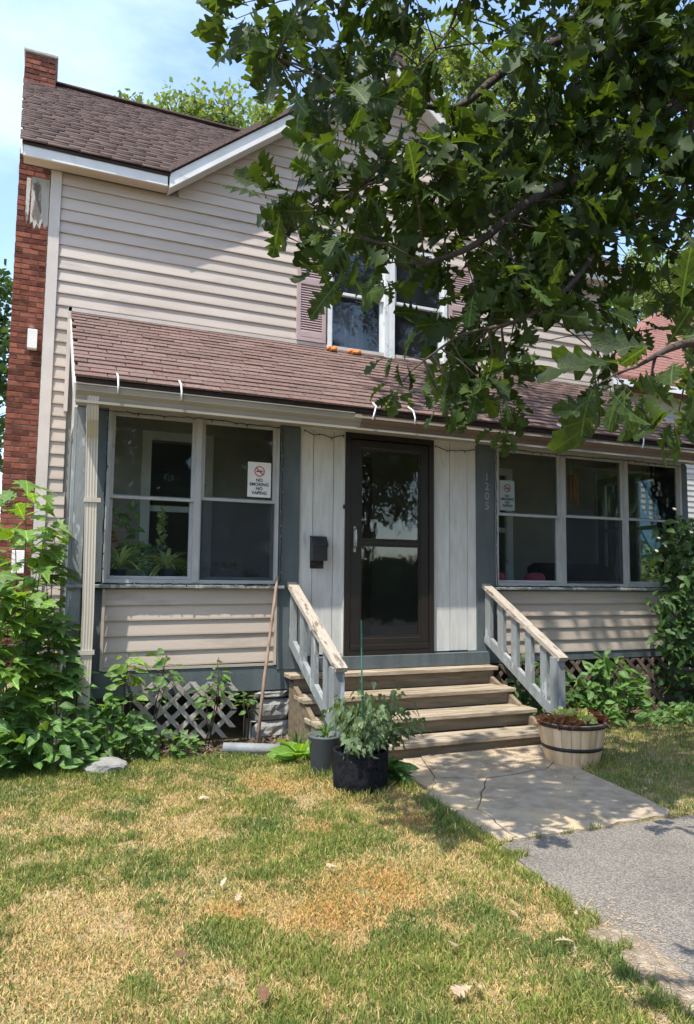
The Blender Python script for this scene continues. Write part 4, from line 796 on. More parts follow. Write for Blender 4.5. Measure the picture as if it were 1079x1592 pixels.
# half barrel
bc = (3.93, -1.60, 0); t = thing('barrel_planter', bc, 'round half barrel planter of pale staves with dark hoops beside the steps', 'planter')
def stave(k, n=22, H=.32):
    mb = MB(); a0, a1 = 2*math.pi*(k+.02)/n, 2*math.pi*(k+.98)/n; vs = []
    for z_, r in ((0, .195), (.10, .222), (.20, .243), (H, .260)):
        for (a, rr) in ((a0, r), ((a0+a1)/2, r+.0025), (a1, r), (a1, r-.018), (a0, r-.018)): vs.append((bc[0]+rr*math.cos(a), bc[1]+rr*math.sin(a), z_))
    fs = [(j*5+i, j*5+(i+1) % 5, (j+1)*5+(i+1) % 5, (j+1)*5+i) for j in range(3) for i in range(5)] + [(0, 1, 2, 3, 4), (15, 16, 17, 18, 19)]
    return mb.add(vs, fs)
for k in range(22): part('stave', stave(k), 'barrel', t)
for (z_, r, h_) in ((.118, .2285, .028), (.288, .2590, .028)): part('hoop', MB().lathe([(r-.004, z_), (r+.004, z_), (r+.0075, z_+h_), (r-.002, z_+h_)], bc, 36), 'hoop', t)
part('potting_soil', MB().lathe([(.001, .285), (.238, .28)], bc, 24), 'potting', t)
def mound(x, w, m, lab, n, sz):
    q = thing('leafy_plant', (x, bc[1], .28), lab, 'plant')
    sp_ = []
    for i in range(n):
        a = U(0, 6.28); r = U(0, 1)**.6; px_, py_ = x+w*r*math.cos(a), bc[1]-.02+.20*r*math.sin(a)
        if (px_-bc[0])**2+(py_-bc[1])**2 > .255**2: continue
        sp_.append(frame_mtx((px_, py_, .29+(.03 if m == 'lime_leaf' else 0)+U(.0, .07)*(1-.4*r)), Vector((px_-x, py_-bc[1], U(.1, .6)*.2))+rv(.06), rv(.7)+Vector((0, -.3, 1)), sz*U(.7, 1.2)))
    leaves(q, sp_, 'oval', m, True)
mound(3.78, .12, 'bronze_leaf', 'bronze brown leafy plant filling the left third of the barrel planter', 150, .066); mound(3.93, .10, 'lime_leaf', 'pale lime leafy plant in the middle of the barrel planter', 130, .06); mound(4.06, .12, 'red_leaf', 'dark red leafy plant filling the right third of the barrel planter', 150, .066)
tag(part('watering_can', MB().lathe([(.04, 0), (.05, .01), (.05, .09), (.03, .12), (.01, .125)], (3.98, -1.28, .0), 14).tube([(4.02, -1.28, .04), (4.08, -1.30, .10), (4.10, -1.30, .12)], [.012, .009, .012], 6), 'teal'), 'small teal plastic can on the ground between the steps and the barrel', 'watering can')
ur = thing('urn', (6.62, -.25, 0), 'dark stone urn on a pedestal half hidden beneath the vine at the right', 'urn')
part('bowl', MB().lathe([(.06, .22), (.13, .26), (.19, .36), (.21, .46), (.235, .47), (.235, .50), (.19, .50), (.18, .44)], (6.62, -.25, 0), 26), 'urn_stone', ur) ; part('pedestal', MB().lathe([(.15, 0), (.15, .05), (.10, .07), (.07, .14), (.08, .21), (.06, .23)], (6.62, -.25, 0), 26), 'urn_stone', ur)
# ================================================================== weeds and saplings
def sapling(base, h, lean, n, size, kind, m, lab, cat='sapling', name='maple_sapling', forks=2, grp=None, spread=.22, low=.15):
    n = int(n*1.45); size *= 1.22
    t = thing(name, base, lab, cat, grp); B = Vector(base); tip = B+Vector((lean[0], lean[1], h)); sp_ = []; mb = MB(); stems = []
    for f in range(forks+1):
        e = tip + (rv(.12*h) if f else Vector()); e.z = B.z + h*(1-.18*f); s0 = B + Vector((U(-.04, .04), U(-.03, .03), 0))*f
        mid = s0.lerp(e, .5) + Vector((U(-.04, .04), U(-.04, .02), 0)); P = [s0, s0.lerp(mid, .5)+rv(.008), mid, mid.lerp(e, .5)+rv(.012), e]; mb.tube(P, [.007, .006, .005, .004, .0025], 5); stems.append(P)
    for i in range(n):
        P = random.choice(stems); s = low+(1-low)*math.sqrt(U(0, 1)); q = s*4; k = min(3, int(q)); p = P[k].lerp(P[k+1], q-k); a = U(-math.pi, math.pi)
        d = Vector((math.cos(a), math.sin(a)*.9-.15, U(-.05, .45))).normalized(); l = spread*U(.3, 1)*(1.15-.55*s); e = p + d*l
        mb.tube([p, p.lerp(e, .5)+Vector((0, 0, .012)), e], .0018, 3, False)
        sp_.append(frame_mtx(e, d+Vector((0, 0, -.25))+rv(.2), Vector((U(-.5, .5), U(-.8, .3), 1)), size*U(.6, 1.15)))
    part('stem', mb, 'twig', t); leaves(t, sp_, kind, m, True); return t
sapling((.02, -.15, 0), 2.22, (-.12, .0), 80, .17, 'maple', 'maple_leaf', 'tallest maple sapling at the left edge, its top in front of the brick chimney', grp=None, spread=.25, low=.2)
sapling((.16, .25, 0), 1.75, (-.02, .02), 60, .13, 'maple', 'maple_leaf', 'slender maple sapling against the clapboards beside the porch corner', spread=.17, low=.2)
sapling((-.10, .55, 0), 2.1, (-.10, .0), 50, .16, 'maple', 'maple_leaf', 'maple sapling farther back beside the white meter box', spread=.24, low=.3)
sapling((-.08, -.30, 0), 1.25, (.02, -.02), 90, .15, 'maple', 'maple_leaf', 'broad maple sapling low at the left edge of the lawn', spread=.26)
sapling((.13, -.12, 0), 1.15, (.02, .02), 75, .14, 'maple', 'weed_leaf', 'dark leafy sapling directly left of the tan downspout', spread=.20)
def lowweed(c, rx, ry, h, n, size, kind, m, lab, name='weed', cat='weed', seed=0):
    n = int(n*1.25); size *= 1.12; t = thing(name, c, lab, cat); sp_ = []; mb = MB()
    for i in range(n):
        a = U(0, 6.283); r = math.sqrt(R_()); p = Vector((c[0]+rx*r*math.cos(a), c[1]+ry*r*math.sin(a), h*(1-.55*r*r)*U(.15, 1.0)+.02))
        if i % 3 == 0: b = Vector((c[0]+(p.x-c[0])*.5, c[1]+(p.y-c[1])*.5, 0)); mb.tube([b, b.lerp(p, .5)+rv(.02), p], [.004, .003, .002], 4, False)
        d = Vector((p.x-c[0], p.y-c[1]-.05, U(-.05, .15)))+rv(.15); sp_.append(frame_mtx(p, d, Vector((U(-.5, .5), U(-.9, .1), 1)), size*U(.55, 1.2)))
    part('stem', mb, 'weed_leaf', t); leaves(t, sp_, kind, m, True); return t
lowweed((.10, -.42, 0), .34, .22, .50, 150, .115, 'oval', 'weed_leaf', 'dense mound of rounded weed leaves at the foot of the downspout')
lowweed((-.22, -.40, 0), .30, .25, .62, 120, .12, 'maple', 'weed_leaf', 'dark green weed clump at the far left edge of the lawn')
lowweed((.62, -.30, 0), .27, .16, .50, 150, .085, 'oval', 'weed_leaf', 'leafy weed clump right of the downspout covering the lattice end')
lowweed((1.02, -.34, 0), .24, .10, .20, 60, .075, 'oval', 'weed_leaf', 'low weed clump in front of the middle of the broken lattice')
sapling((.70, -.16, 0), .80, (.02, -.02), 26, .09, 'oval', 'maple_leaf', 'bright green shoot rising in front of the left siding panel', 'shoot', 'shoot', 1, spread=.12, low=.5)
sapling((1.38, -.16, 0), .72, (.05, -.03), 30, .075, 'oval', 'weed_leaf', 'thin vine shoot climbing over the right end of the broken lattice', 'shoot', 'shoot', 2, spread=.12, low=.4)
sapling((1.70, -.12, 0), .46, (-.02, .0), 14, .075, 'oval', 'weed_leaf', 'sparse shoot in the dark opening left of the foundation blocks', 'shoot', 'shoot', 1, spread=.10, low=.4)
sapling((.92, -.14, 0), .78, (.10, -.03), 22, .07, 'oval', 'weed_leaf', 'vine shoot over the left part of the broken lattice', 'shoot', 'shoot', 1, spread=.12, low=.5)
dk = thing('dock_plant', (1.98, -.72, 0), 'bright yellow green broad leaved weed beside the grey bucket', 'weed'); sp_ = []
for i in range(20): a = i*.9; sp_.append(frame_mtx((1.93+.03*math.cos(a), -.85+.03*math.sin(a), .03+.01*(i % 5)), Vector((math.cos(a), math.sin(a)*.8-.1, U(.15, .8))), Vector((0, -.3, 1)), U(.13, .22), .9))
leaves(dk, sp_, 'oval', 'dock_leaf'); arch_leaves(dk, (2.0, -.62, .02), 30, .38, 'weed_leaf', .008, .5, 'blade')
dk2 = thing('dock_plant', (2.30, -1.62, 0), 'green broad leaved weed between the black grow bag and the concrete', 'weed')
leaves(dk2, [frame_mtx((2.32+.03*math.cos(i), -1.66+.05*math.sin(i*2), .03+.012*(i % 9)), Vector((math.cos(i*.9)+.35, math.sin(i*.9)-.2, U(.3, 1.0))), Vector((0, -.3, 1)), U(.09, .16), .8) for i in range(36)], 'oval', 'weed_leaf')
lowweed((4.85, -.30, 0), .42, .18, .52, 150, .10, 'oval', 'vine_leaf', 'dark green creeper clump in front of the lattice beside the right railing', 'creeper', 'creeper')
lowweed((5.50, -.34, 0), .40, .20, .66, 170, .115, 'oval', 'weed_leaf', 'brighter green creeper mound at the middle of the right lattice', 'creeper', 'creeper')
lowweed((4.55, -.28, 0), .24, .15, .80, 70, .085, 'oval', 'vine_leaf', 'tall green shoot behind the balusters of the right railing', 'creeper', 'creeper')
lowweed((5.1, -.58, 0), .30, .14, .22, 70, .075, 'oval', 'weed_leaf', 'low light green weed behind the barrel planter', 'weed', 'weed')
lowweed((6.25, -.72, 0), .75, .20, .20, 170, .07, 'oval', 'weed_leaf', 'light green ground weed at the foot of the vine', 'weed', 'weed')
vn = thing('climbing_vine', (6.62, -.35, 0), 'climbing vine with white flowers on the right corner of the porch', 'vine'); sp_ = []; mb = MB(); ax = []
for i in range(7):
    P = [Vector((6.62+U(-.2, .2), -.40+U(-.1, .1), 0))]; 
    for k in range(1, 8): P.append(Vector((6.72+U(-.26, .22)-.03*k, -.34+U(-.14, .1), .27*k)))
    mb.tube(P, [.009, .008, .007, .006, .005, .005, .004, .003], 5); ax += P
for i in range(1500):
    p = random.choice(ax) + rv(.20); p.z = max(.05, p.z)
    if p.z > 1.3 and p.x < 6.45: p.x += .2
    sp_.append(frame_mtx(p, rv()+Vector((-.3, -.5, -.2)), rv(.8)+Vector((-.1, -.7, .8)), U(.07, .13)))
part('stem', mb, 'twig', vn); leaves(vn, sp_, 'oval', 'vine_leaf')
for (px_, py_) in ((1024, 838), (1034, 850), (1020, 858), (1048, 793)):
    p = atY(px_, py_, -.52); q = part('flower', MB().lathe([(.004, 0), (.018, .008), (.028, .022), (.010, .026)], (0, 0, 0), 8, True, .12), 'flower_white', vn, Matrix.Translation(p) @ Matrix.Rotation(U(.5, 1.6), 4, 'X') @ Matrix.Scale(U(.6, .9), 4))
# debris on the bare soil under the porch edge
mt_ = [Matrix.Translation((U(.7, 2.1), U(-.42, -.05), .012+U(0, .02))) @ Matrix.Rotation(U(0, 6.28), 4, 'Z') @ Matrix.Rotation(U(-.4, .4), 4, 'X') @ Matrix.Diagonal((U(.01, .03), U(.04, .12), .03, 1)) for _ in range(700)]
o = joined('leaf_litter', TP['quad'][0], mt_, 'mulch'); o['category'] = 'litter'; o['label'] = 'brown twigs and dead leaf litter on bare soil below the broken lattice'
# ================================================================== fallen leaves
fl = [(322, 1246, .7), (610/1.927, 1150+190/1.927, .6), (525, 1356, .8), (353, 1374, .6), (375, 1398, .7), (695, 1474, .7), (735, 1546, 1.2), (750, 1551, .8), (862, 1475, 1.1), (893, 1477, .9), (800, 1413, .9), (790, 1425, .6), (867, 1452, .5), (897, 1425, .5), (1014, 1203, .8), (900, 1213, .8), (1070, 1265, .9), (297, 1496, .8), (412, 1576, 1.0), (636, 1322, .5), (165, 1378, .6), (1003, 1228, .6), (640, 1188, .6), (415, 1280, .5), (330, 1100+280, .4), (1046, 1225, .6)]
where = ['left part of the lawn', 'lawn below the grey pipe', 'middle of the lawn', 'lawn left of the orange patch', 'lawn left of the orange patch, nearer', 'lawn below the concrete corner', 'lower middle edge of the lawn', 'lower middle edge, right one of the pair', 'lawn beside the asphalt edge', 'lawn beside the asphalt edge, browner one', 'lawn edge near the asphalt curve', 'lawn edge near the asphalt curve, smaller one', 'lawn close to the asphalt, tiny one', 'grassy edge of the asphalt', 'shaded grass right of the barrel', 'grass edge below the barrel', 'right edge of the picture by the asphalt corner', 'lower left lawn, dark brown', 'bottom edge of the lawn, dark brown', 'lawn near the concrete corner', 'dry patch at the left', 'shaded grass at the right, smaller one', 'foot of the steps', 'lawn under the black bag', 'lawn near the left stone', 'shaded grass close to the right edge']
for i, (px_, py_, s) in enumerate(fl):
    p = atZ(px_, py_, .022); dk_ = i in (17, 18); tt = TP['oak'][i % 4]
    me = tt.mesh('fallen_leaf', 'dead_leaf_dark' if dk_ else 'dead_leaf')
    tag(part('fallen_leaf', me, None, None, frame_mtx((p.x, p.y, .05 if py_ > 1240 and px_ < 900 else .042), Vector((U(-1, 1), U(-1, 1), U(-.1, .15))), Vector((U(-.4, .4), U(-.5, .2), 1)), .075*s)), ('dark brown' if dk_ else 'pale tan')+' curled fallen leaf, '+where[i], 'leaf', 'fallen leaves on the lawn')
CROWN = [((3.2, -1.2, 8.6), (2.0, .9, .9), 900), ((3.4, -5.2, 8.0), (1.6, 1.0, .8), 400), ((6.2, -3.3, 8.6), (2.6, 2.4, 2.2), 3000), ((8.2, -3.6, 7.4), (2.0, 2.6, 2.0), 1800), ((8.6, -4.9, 4.3), (2.2, 1.6, 1.5), 1500), ((6.4, -5.9, 4.6), (1.6, .9, 1.3), 800)]  # the two lowest blobs: unseen, added to darken reflections in the right panes
# ================================================================== foreground oak
oak = thing('oak_tree', (6.3, -3.3, 0), 'large oak whose leafy boughs hang into the picture from the upper right', 'tree')
def P3(px, py, t): return atY(px, py, CAMP.y+t)
TR = Vector((6.3, -3.3, 0))
trunk = [TR, TR+Vector((.02, .03, 1.2)), TR+Vector((-.03, .0, 2.6)), TR+Vector((-.1, .05, 3.8)), TR+Vector((-.15, .1, 5.5)), TR+Vector((.0, .1, 7.5)), TR+Vector((.1, 0, 9.5))]
part('trunk', MB().tube(trunk, [.36, .29, .26, .24, .19, .13, .05], 14), 'oak_bark', oak)
SK = []
def limb(pts, r0_, r1_, n=8):
    P = [Vector(p) for p in pts]; Q = []
    for i in range(len(P)-1):
        for k in range(4): t = k/4; a = P[max(0, i-1)]; b, c = P[i], P[i+1]; d = P[min(len(P)-1, i+2)]; Q.append(.5*((2*b)+(c-a)*t+(2*a-5*b+4*c-d)*t*t+(3*b-a-3*c+d)*t**3))
    Q.append(P[-1]); rr = [r0_+(r1_-r0_)*(i/(len(Q)-1))**.8 for i in range(len(Q))]
    part('branch', MB().tube(Q, rr, n), 'oak_bark', oak); SK.extend([(q, r) for q, r in zip(Q, rr)]); return Q
limb([trunk[3], P3(1250, 60, 3.2), P3(1079, 143, 3.15), P3(1012, 195, 3.1), P3(962, 250, 3.1), P3(900, 278, 3.05), P3(820, 315, 3.0), P3(740, 380, 2.95), P3(660, 410, 2.95)], .085, .010)
limb([P3(1012, 195, 3.1), P3(900, 200, 3.2), P3(820, 195, 3.3), P3(729, 194, 3.35), P3(682, 212, 3.4), P3(632, 247, 3.4), P3(558, 292, 3.4), P3(490, 340, 3.4), P3(440, 365, 3.4)], .028, .004)
limb([trunk[4], P3(1300, -180, 3.4), P3(1120, -80, 3.5), P3(950, 20, 3.6), P3(800, 100, 3.6), P3(715, 165, 3.6), P3(651, 163, 3.6), P3(558, 150, 3.6), P3(500, 120, 3.6)], .06, .004)
limb([P3(1120, -80, 3.5), P3(900, -120, 3.3), P3(700, -90, 3.2), P3(560, -40, 3.2), P3(470, 20, 3.2), P3(430, 90, 3.2)], .03, .004)
limb([P3(962, 250, 3.1), P3(940, 360, 3.0), P3(880, 450, 2.9), P3(800, 500, 2.9), P3(720, 520, 2.9), P3(660, 560, 2.9)], .022, .004)
limb([P3(1079, 143, 3.15), P3(1060, 300, 3.3), P3(1000, 420, 3.3), P3(960, 520, 3.3)], .02, .004)
limb([P3(700, -90, 3.2), P3(720, -20, 3.2), P3(690, 60, 3.2), P3(640, 110, 3.2)], .014, .003)
limb([trunk[2]+Vector((0, 0, .5)), P3(1500, 300, 2.2), P3(1300, 440, 1.75), P3(1160, 520, 1.55), P3(1060, 535, 1.5), P3(990, 570, 1.45)], .05, .004)
limb([trunk[4], (4.5, -4.6, 6.6), (2.6, -5.2, 7.4), (.8, -5.0, 7.8)], .09, .02); limb([trunk[5], (4.8, -2.4, 8.0), (3.2, -1.6, 8.6), (1.8, -1.2, 8.8)], .08, .02)
limb([trunk[4], (7.5, -4.8, 6.4), (8.6, -5.8, 7.2)], .08, .02); limb([trunk[5], (7.4, -2.0, 8.2), (8.4, -1.2, 8.8)], .07, .02)
limb([trunk[5], (4.9, -4.2, 8.6), (3.4, -4.0, 9.4), (2.0, -3.2, 9.6)], .07, .02)
# how thick the leaves hang, by regions of the boughs (rows 0..700 every 40, columns 340..1079 every 40)
DM = ["5665443400555679999",
      "0466655320025789999",
      "0043442210024688999",
      "0013431210034688998",
      "0003542223356798887",
      "0013443445556798876",
      "0013443455667878876",
      "0034455455678887554",
      "0034343344577876543",
      "0013443334467866432",
      "0001311122577754332",
      "0000000002577633222",
      "0000000026664133322",
      "0000000045653002212",
      "0000000033520001100",
      "0000000020210001200",
      "0000000000200000200"]
CL = []
for r_, row_ in enumerate(DM):
    for c_, ch in enumerate(row_):
        n = int(ch)*.27 + max(0, int(ch)-5)*.24
        n = int(n) + (1 if R_() < n-int(n) else 0)
        for _ in range(n):
            t = U(2.75, 3.75) if r_ < 14 else U(2.6, 3.2)
            CL.append(P3(340+40*c_+U(0, 40), 40*r_+U(-10, 34), t))
for _ in range(90): CL.append(P3(U(1090, 1500), U(-250, 520), U(2.6, 4.0)))
for _ in range(90): CL.append(P3(U(380, 1100), U(-320, -20), U(2.6, 3.8)))
SPo = []; twm = MB()
def cluster(c, n, s0, s1, near=1.5):
    best = min(SK, key=lambda q: (q[0]-c).length_squared + (0 if q[0].z > c.z-.1 else .15)); d = (c-best[0])
    if d.length < near and d.length > .02: twm.tube([best[0], best[0].lerp(c, .5)+Vector((0, 0, .05*d.length)), c], [.005, .0035, .002], 4, False)
    d = d.normalized() if d.length > .01 else Vector((-1, 0, 0))
    for _ in range(n):
        a = (d*.5+rv(1.0)+Vector((0, 0, -.45))).normalized(); p = c + a*U(.01, .05)+rv(.03)
        SPo.append(frame_mtx(p, a, rv(1.0)+Vector((0, -.25, .9)), U(s0, s1)*(1.12 if R_() < .3 else 1), .88))
for c in CL: cluster(c, random.randint(6, 9), .13, .21)
for (px_, py_, t) in ((930, 640, 1.45), (985, 605, 1.45), (1035, 575, 1.5), (1075, 610, 1.5), (1010, 640, 1.5), (1060, 540, 1.55), (960, 625, 1.5), (1079, 660, 1.6), (1130, 560, 1.6), (1045, 600, 1.42)): cluster(P3(px_, py_-42, t), 4, .10, .16)
for _ in range(26): cluster(P3(U(1095, 1400), U(380, 640), U(1.6, 2.4)), 7, .1, .15)
for (px_, py_, t) in ((700, 590, 2.9), (735, 600, 2.9), (665, 585, 2.9), (690, 630, 2.9), (715, 625, 2.9), (785, 620, 3.0), (780, 655, 3.0), (790, 585, 3.0), (620, 600, 2.9), (625, 555, 2.9), (935, 560, 3.2), (925, 600, 3.2), (900, 640, 3.2), (1040, 470, 3.3), (1055, 640, 1.6)): cluster(P3(px_, py_, t), 7, .08, .13)
part('twigs', twm, 'twig', oak, stuff=True)
# crown above and beyond the picture
cr_ = []
def blob(c, r, n):
    for _ in range(n):
        v = rv(); 
        while v.length > 1: v = rv()
        p = Vector(c)+Vector((v.x*r[0], v.y*r[1], v.z*r[2])); x, y, z_ = proj(p)
        if z_ > 0 and -60 < x < IW+20 and -160 < y < IH: continue
        cr_.append(frame_mtx(p, rv()+Vector((0, 0, -.4)), rv()+Vector((0, 0, .8)), U(.16, .26)))
for c, r, n in CROWN: blob(c, r, n)
leaves(oak, SPo, 'oak', 'oak_leaf', True)
joined('crown', TP['oak'][3], cr_, 'oak_leaf', oak)
# ================================================================== trees beyond the house
def far_tree(base, h, blobs, m, lab, n=1500, size=.32, tr=.2):
    t = thing('background_tree', base, lab, 'tree'); B = Vector(base); sp_ = []; mb = MB()
    mb.tube([B, B+Vector((.1, 0, h*.4)), B+Vector((0, .1, h*.75))], [tr, tr*.75, tr*.35], 9)
    for (dx, dy, dz, r) in blobs:
        c = B+Vector((dx, dy, dz)); mb.tube([B+Vector((0, 0, h*.45)), (B+Vector((0, 0, h*.45))).lerp(c, .6)+rv(.1), c], [tr*.5, tr*.3, tr*.12], 6, False)
        for s_ in range(int(n/len(blobs)/14)):
            v = rv(); v = v.normalized()*U(.35, 1.08)*r; q = c+Vector((v.x, v.y, v.z*.85)); mb.tube([c, c.lerp(q, .5)+rv(.08), q], [tr*.10, tr*.06, .008], 3, False)
            for _ in range(14): sp_.append(frame_mtx(q+rv(.34*max(.6, r*.45)), rv()+Vector((0, 0, .1)), rv()+Vector((0, 0, .7)), size*U(.5, 1.1)))
    part('trunk', mb, 'bark_far', t); joined('crown', TP['quad'][0], sp_, m, t)
def at(px, py, y): p = atY(px, py, y); return p
c = at(310, 165, 11.0)
far_tree((c.x, 11, 0), c.z, [(-.6, 0, c.z-.55, 1.0), (.5, 0, c.z-.35, .95), (1.5, 0, c.z-.9, .8), (-1.6, 0, c.z-.9, .55), (0, .5, c.z-1.6, 1.6)], 'far_leaf', 'sparse pale green tree rising behind the left roof ridge', 5200, .15)
c = at(425, 175, 12.5)
far_tree((c.x+.4, 12.5, 0), c.z, [(-.4, 0, c.z-.5, .8), (.6, 0, c.z-.7, .9)], 'far_leaf', 'small pale green treetop just left of the gable rake', 2600, .15)
c = at(700, 95, 14)
far_tree((c.x, 14, 0), c.z, [(-1.2, 0, c.z-.5, 1.2), (.6, 0, c.z-.1, 1.6), (2.6, 0, c.z-1.0, 1.8), (4.4, .3, c.z-2.0, 2.0), (1.0, 0, c.z-2.8, 2.6)], 'far_leaf', 'tall pale green tree behind the gable peak', 9000, .19)
c = at(1040, 420, 17)
far_tree((c.x, 17, 0), c.z+1, [(-1.5, 0, c.z-1.2, 1.9), (.8, 0, c.z-.3, 2.0), (3.2, 0, c.z-1, 2.2), (0, 0, c.z-3.0, 2.5), (5.5, .5, c.z+1.2, 2.6)], 'far_leaf', 'pale sunlit tree above the reddish neighbouring roof', 9000, .22)
c = at(5, 500, 13)
far_tree((c.x-.9, 13, 0), c.z+1.5, [(.2, 0, c.z+.6, 1.1), (.4, 0, c.z-.9, 1.3), (-1.5, 0, c.z+1.4, 1.6), (.2, 0, c.z-2.6, 1.5), (.3, 0, 1.5, 1.6)], 'far_leaf_dark', 'dark green tree left of the brick chimney', 7000, .19)
far_tree((9.0, 2.3, 0), 2.2, [(-.5, 0, 1.2, .65), (.4, .2, 1.5, .75), (1.2, 0, 1.2, .8), (0, -.3, .6, .8)], 'far_leaf', 'bright bush in the yard seen through the porch side windows', 2600, .12, .04)
# ================================================================== neighbouring house at the right
nb_ = thing('neighbour_house', (16, 9, 0), 'neighbouring house with faded red brown roof beyond the right end of the porch', 'house')
NP = lambda nme, mb, m, parent=None: part(nme, mb, m, parent or nb_)
NP('wall', MB().box(11.5, 23.5, 6.2, 6.3, 0, 5.75), 'neigh_wall'); NP('wall', MB().box(11.4, 11.5, 6.2, 12, 0, 5.75), 'neigh_wall')
rf = NP('roof', MB().prism([(10.95, 5.7, 5.85), (24, 5.7, 5.85), (24, 9.1, 9.2), (16.4, 9.1, 9.2)], (0, 0, .08)), 'neigh_roof'); NP('rear_slope', MB().prism([(10.95, 12.5, 5.85), (24, 12.5, 5.85), (24, 9.1, 9.2), (16.4, 9.1, 9.2)], (0, 0, .08)), 'neigh_roof', rf)
NP('side_slope', MB().prism([(10.95, 5.7, 5.86), (10.95, 12.5, 5.86), (16.4, 9.1, 9.21)], (0, 0, .08)), 'neigh_roof', rf); NP('fascia', MB().box(10.97, 24, 5.68, 5.7, 5.70, 5.84), 'white_trim')
for k in range(28): NP('shingle_course', MB().prism([(11.0+k*.195, 5.72+k*.1215, 5.945+k*.1197), (24, 5.72+k*.1215, 5.945+k*.1197), (24, 5.84+k*.1215, 6.055+k*.1197), (11.2+k*.195, 5.84+k*.1215, 6.055+k*.1197)], (0, -.004, .012)), 'neigh_roof', rf)
for k in range(37): NP('siding_board', MB().prism([(11.5, 6.2, .6+k*.13), (11.5, 6.175, .6+k*.13), (11.5, 6.195, .728+k*.13)], (12, 0, 0)), 'neigh_wall')
for x in (12.2, 15.4):
    w = NP('window', casing(x, x+.9, 1.4, 2.9, 6.12, 6.21, .08), 'win_white'); NP('pane', MB().box(x+.08, x+.82, 6.14, 6.15, 1.48, 2.82), 'upper_glass', w)
ss = thing('outdoor_staircase', (9.6, 3.2, 0), 'blue painted outdoor staircase seen through the porch end window', 'staircase')
a, b = Vector((8.6, 3.6, 4.4)), Vector((10.9, 3.6, 1.2)); dn = (b-a)
for oy in (0, .8): part('stringer', MB().bar(a+Vector((0, oy, 0)), b+Vector((0, oy, 0)), .05, .26), 'blue_paint', ss); part('handrail', MB().bar(a+Vector((0, oy, .85)), b+Vector((0, oy, .85)), .06, .09), 'blue_paint', ss)
for k in range(13):
    p = a+dn*(k+.5)/13; part('tread', MB().box(p.x-.14, p.x+.14, p.y+.03, p.y+.77, p.z+.06, p.z+.10), 'blue_paint', ss)
    for oy in (0, .8): part('baluster', MB().box(p.x-.02, p.x+.02, p.y+oy-.02, p.y+oy+.02, p.z+.1, p.z+.84), 'blue_paint', ss)
part('landing', MB().box(7.7, 8.62, 3.55, 4.5, 4.35, 4.45), 'blue_paint', ss)
for (x, y) in ((7.8, 3.6), (7.8, 4.4), (10.9, 3.6), (10.9, 4.4)): part('post', MB().box(x-.05, x+.05, y-.05, y+.05, 0, 4.35 if x < 8 else 2.05), 'blue_paint', ss)
# ================================================================== across the street (mirrored in the panes)
oh = thing('opposite_house', (4, -26, 0), 'pale house with grey roof across the street behind the viewer', 'house')
part('wall', MB().box(-2, 9, -30, -24, 0, 3.1), 'neigh_wall', oh); part('roof', MB().prism([(-2.5, -23.4, 3.0), (-2.5, -30.6, 3.0), (-2.5, -27, 5.6)], (12, 0, 0)), 'shingle_dark', oh)
for x in (-.8, 2.2, 5.9): part('window', MB().box(x, x+1.1, -23.99, -23.95, 1.0, 2.4), 'upper_glass', oh)
far_tree((-6, -19, 0), 8, [(0, 0, 5, 2.6), (-1.5, 0, 7, 2.2), (1.6, .5, 6.8, 2.2)], 'far_leaf_dark', 'street tree behind the viewer at the left', 1600, .6, .25)
far_tree((12, -20, 0), 9, [(0, 0, 5, 2.9), (-1.8, 0, 7.4, 2.6), (2.0, .5, 7.2, 2.6), (0, 0, 9, 2)], 'far_leaf_dark', 'street tree behind the viewer at the right', 1800, .6, .3)
far_tree((21, -12, 0), 8, [(0, 0, 4.4, 2.9), (-1.8, 0, 6.4, 2.4), (1.8, 0, 6.4, 2.4)], 'far_leaf_dark', 'large tree far to the right behind the viewer', 1500, .6, .3)
hg = thing('added_hedge', (8, -17.5, 0), 'unseen tall dark hedgerow across the street, added to darken the pane reflections', 'added_hedge')  # unseen greenery, added so the porch panes mirror something dark instead of sky
joined('foliage', TP['quad'][0], [frame_mtx((U(14.5, 34), -17.6+U(-.6, .6), U(0, 6.4)), rv(), rv()+Vector((0, .6, .3)), U(.5, .9)) for _ in range(6000)] + [frame_mtx((U(-14, 14.5), -17.6+U(-.6, .6), U(0, 2.0)), rv(), rv()+Vector((0, .6, .3)), U(.4, .7)) for _ in range(4000)], 'far_leaf_dark', hg)
part('added_hedge_core', MB().box(-14, 14.5, -17.9, -17.4, 0, 1.8).box(14.5, 34, -17.9, -17.4, 0, 5.8), 'interior_dark', hg)
for i, (x, y_, s_) in enumerate(((17, -9, 1.0), (24, -16, 1.3), (30, -10, 1.3), (5, -22, 1.1))):  # four unseen low-crowned trees added to darken what the panes reflect
    far_tree((x, y_, 0), 8*s_, [(0, 0, 3.2*s_, 2.3*s_), (-1.6*s_, 0, 5.2*s_, 2.2*s_), (1.8*s_, 0, 5.4*s_, 2.2*s_), (0, 0, 7*s_, 1.9*s_)], 'far_leaf_dark', ('unseen low branching tree right behind the viewer, added to darken the pane reflections', 'unseen broad tree across the street at the far right, added to darken the pane reflections', 'unseen tall tree farthest right across the street, added to darken the pane reflections', 'unseen tree straight behind the viewer, added to darken the pane reflections')[i], 2400, .6, .28)
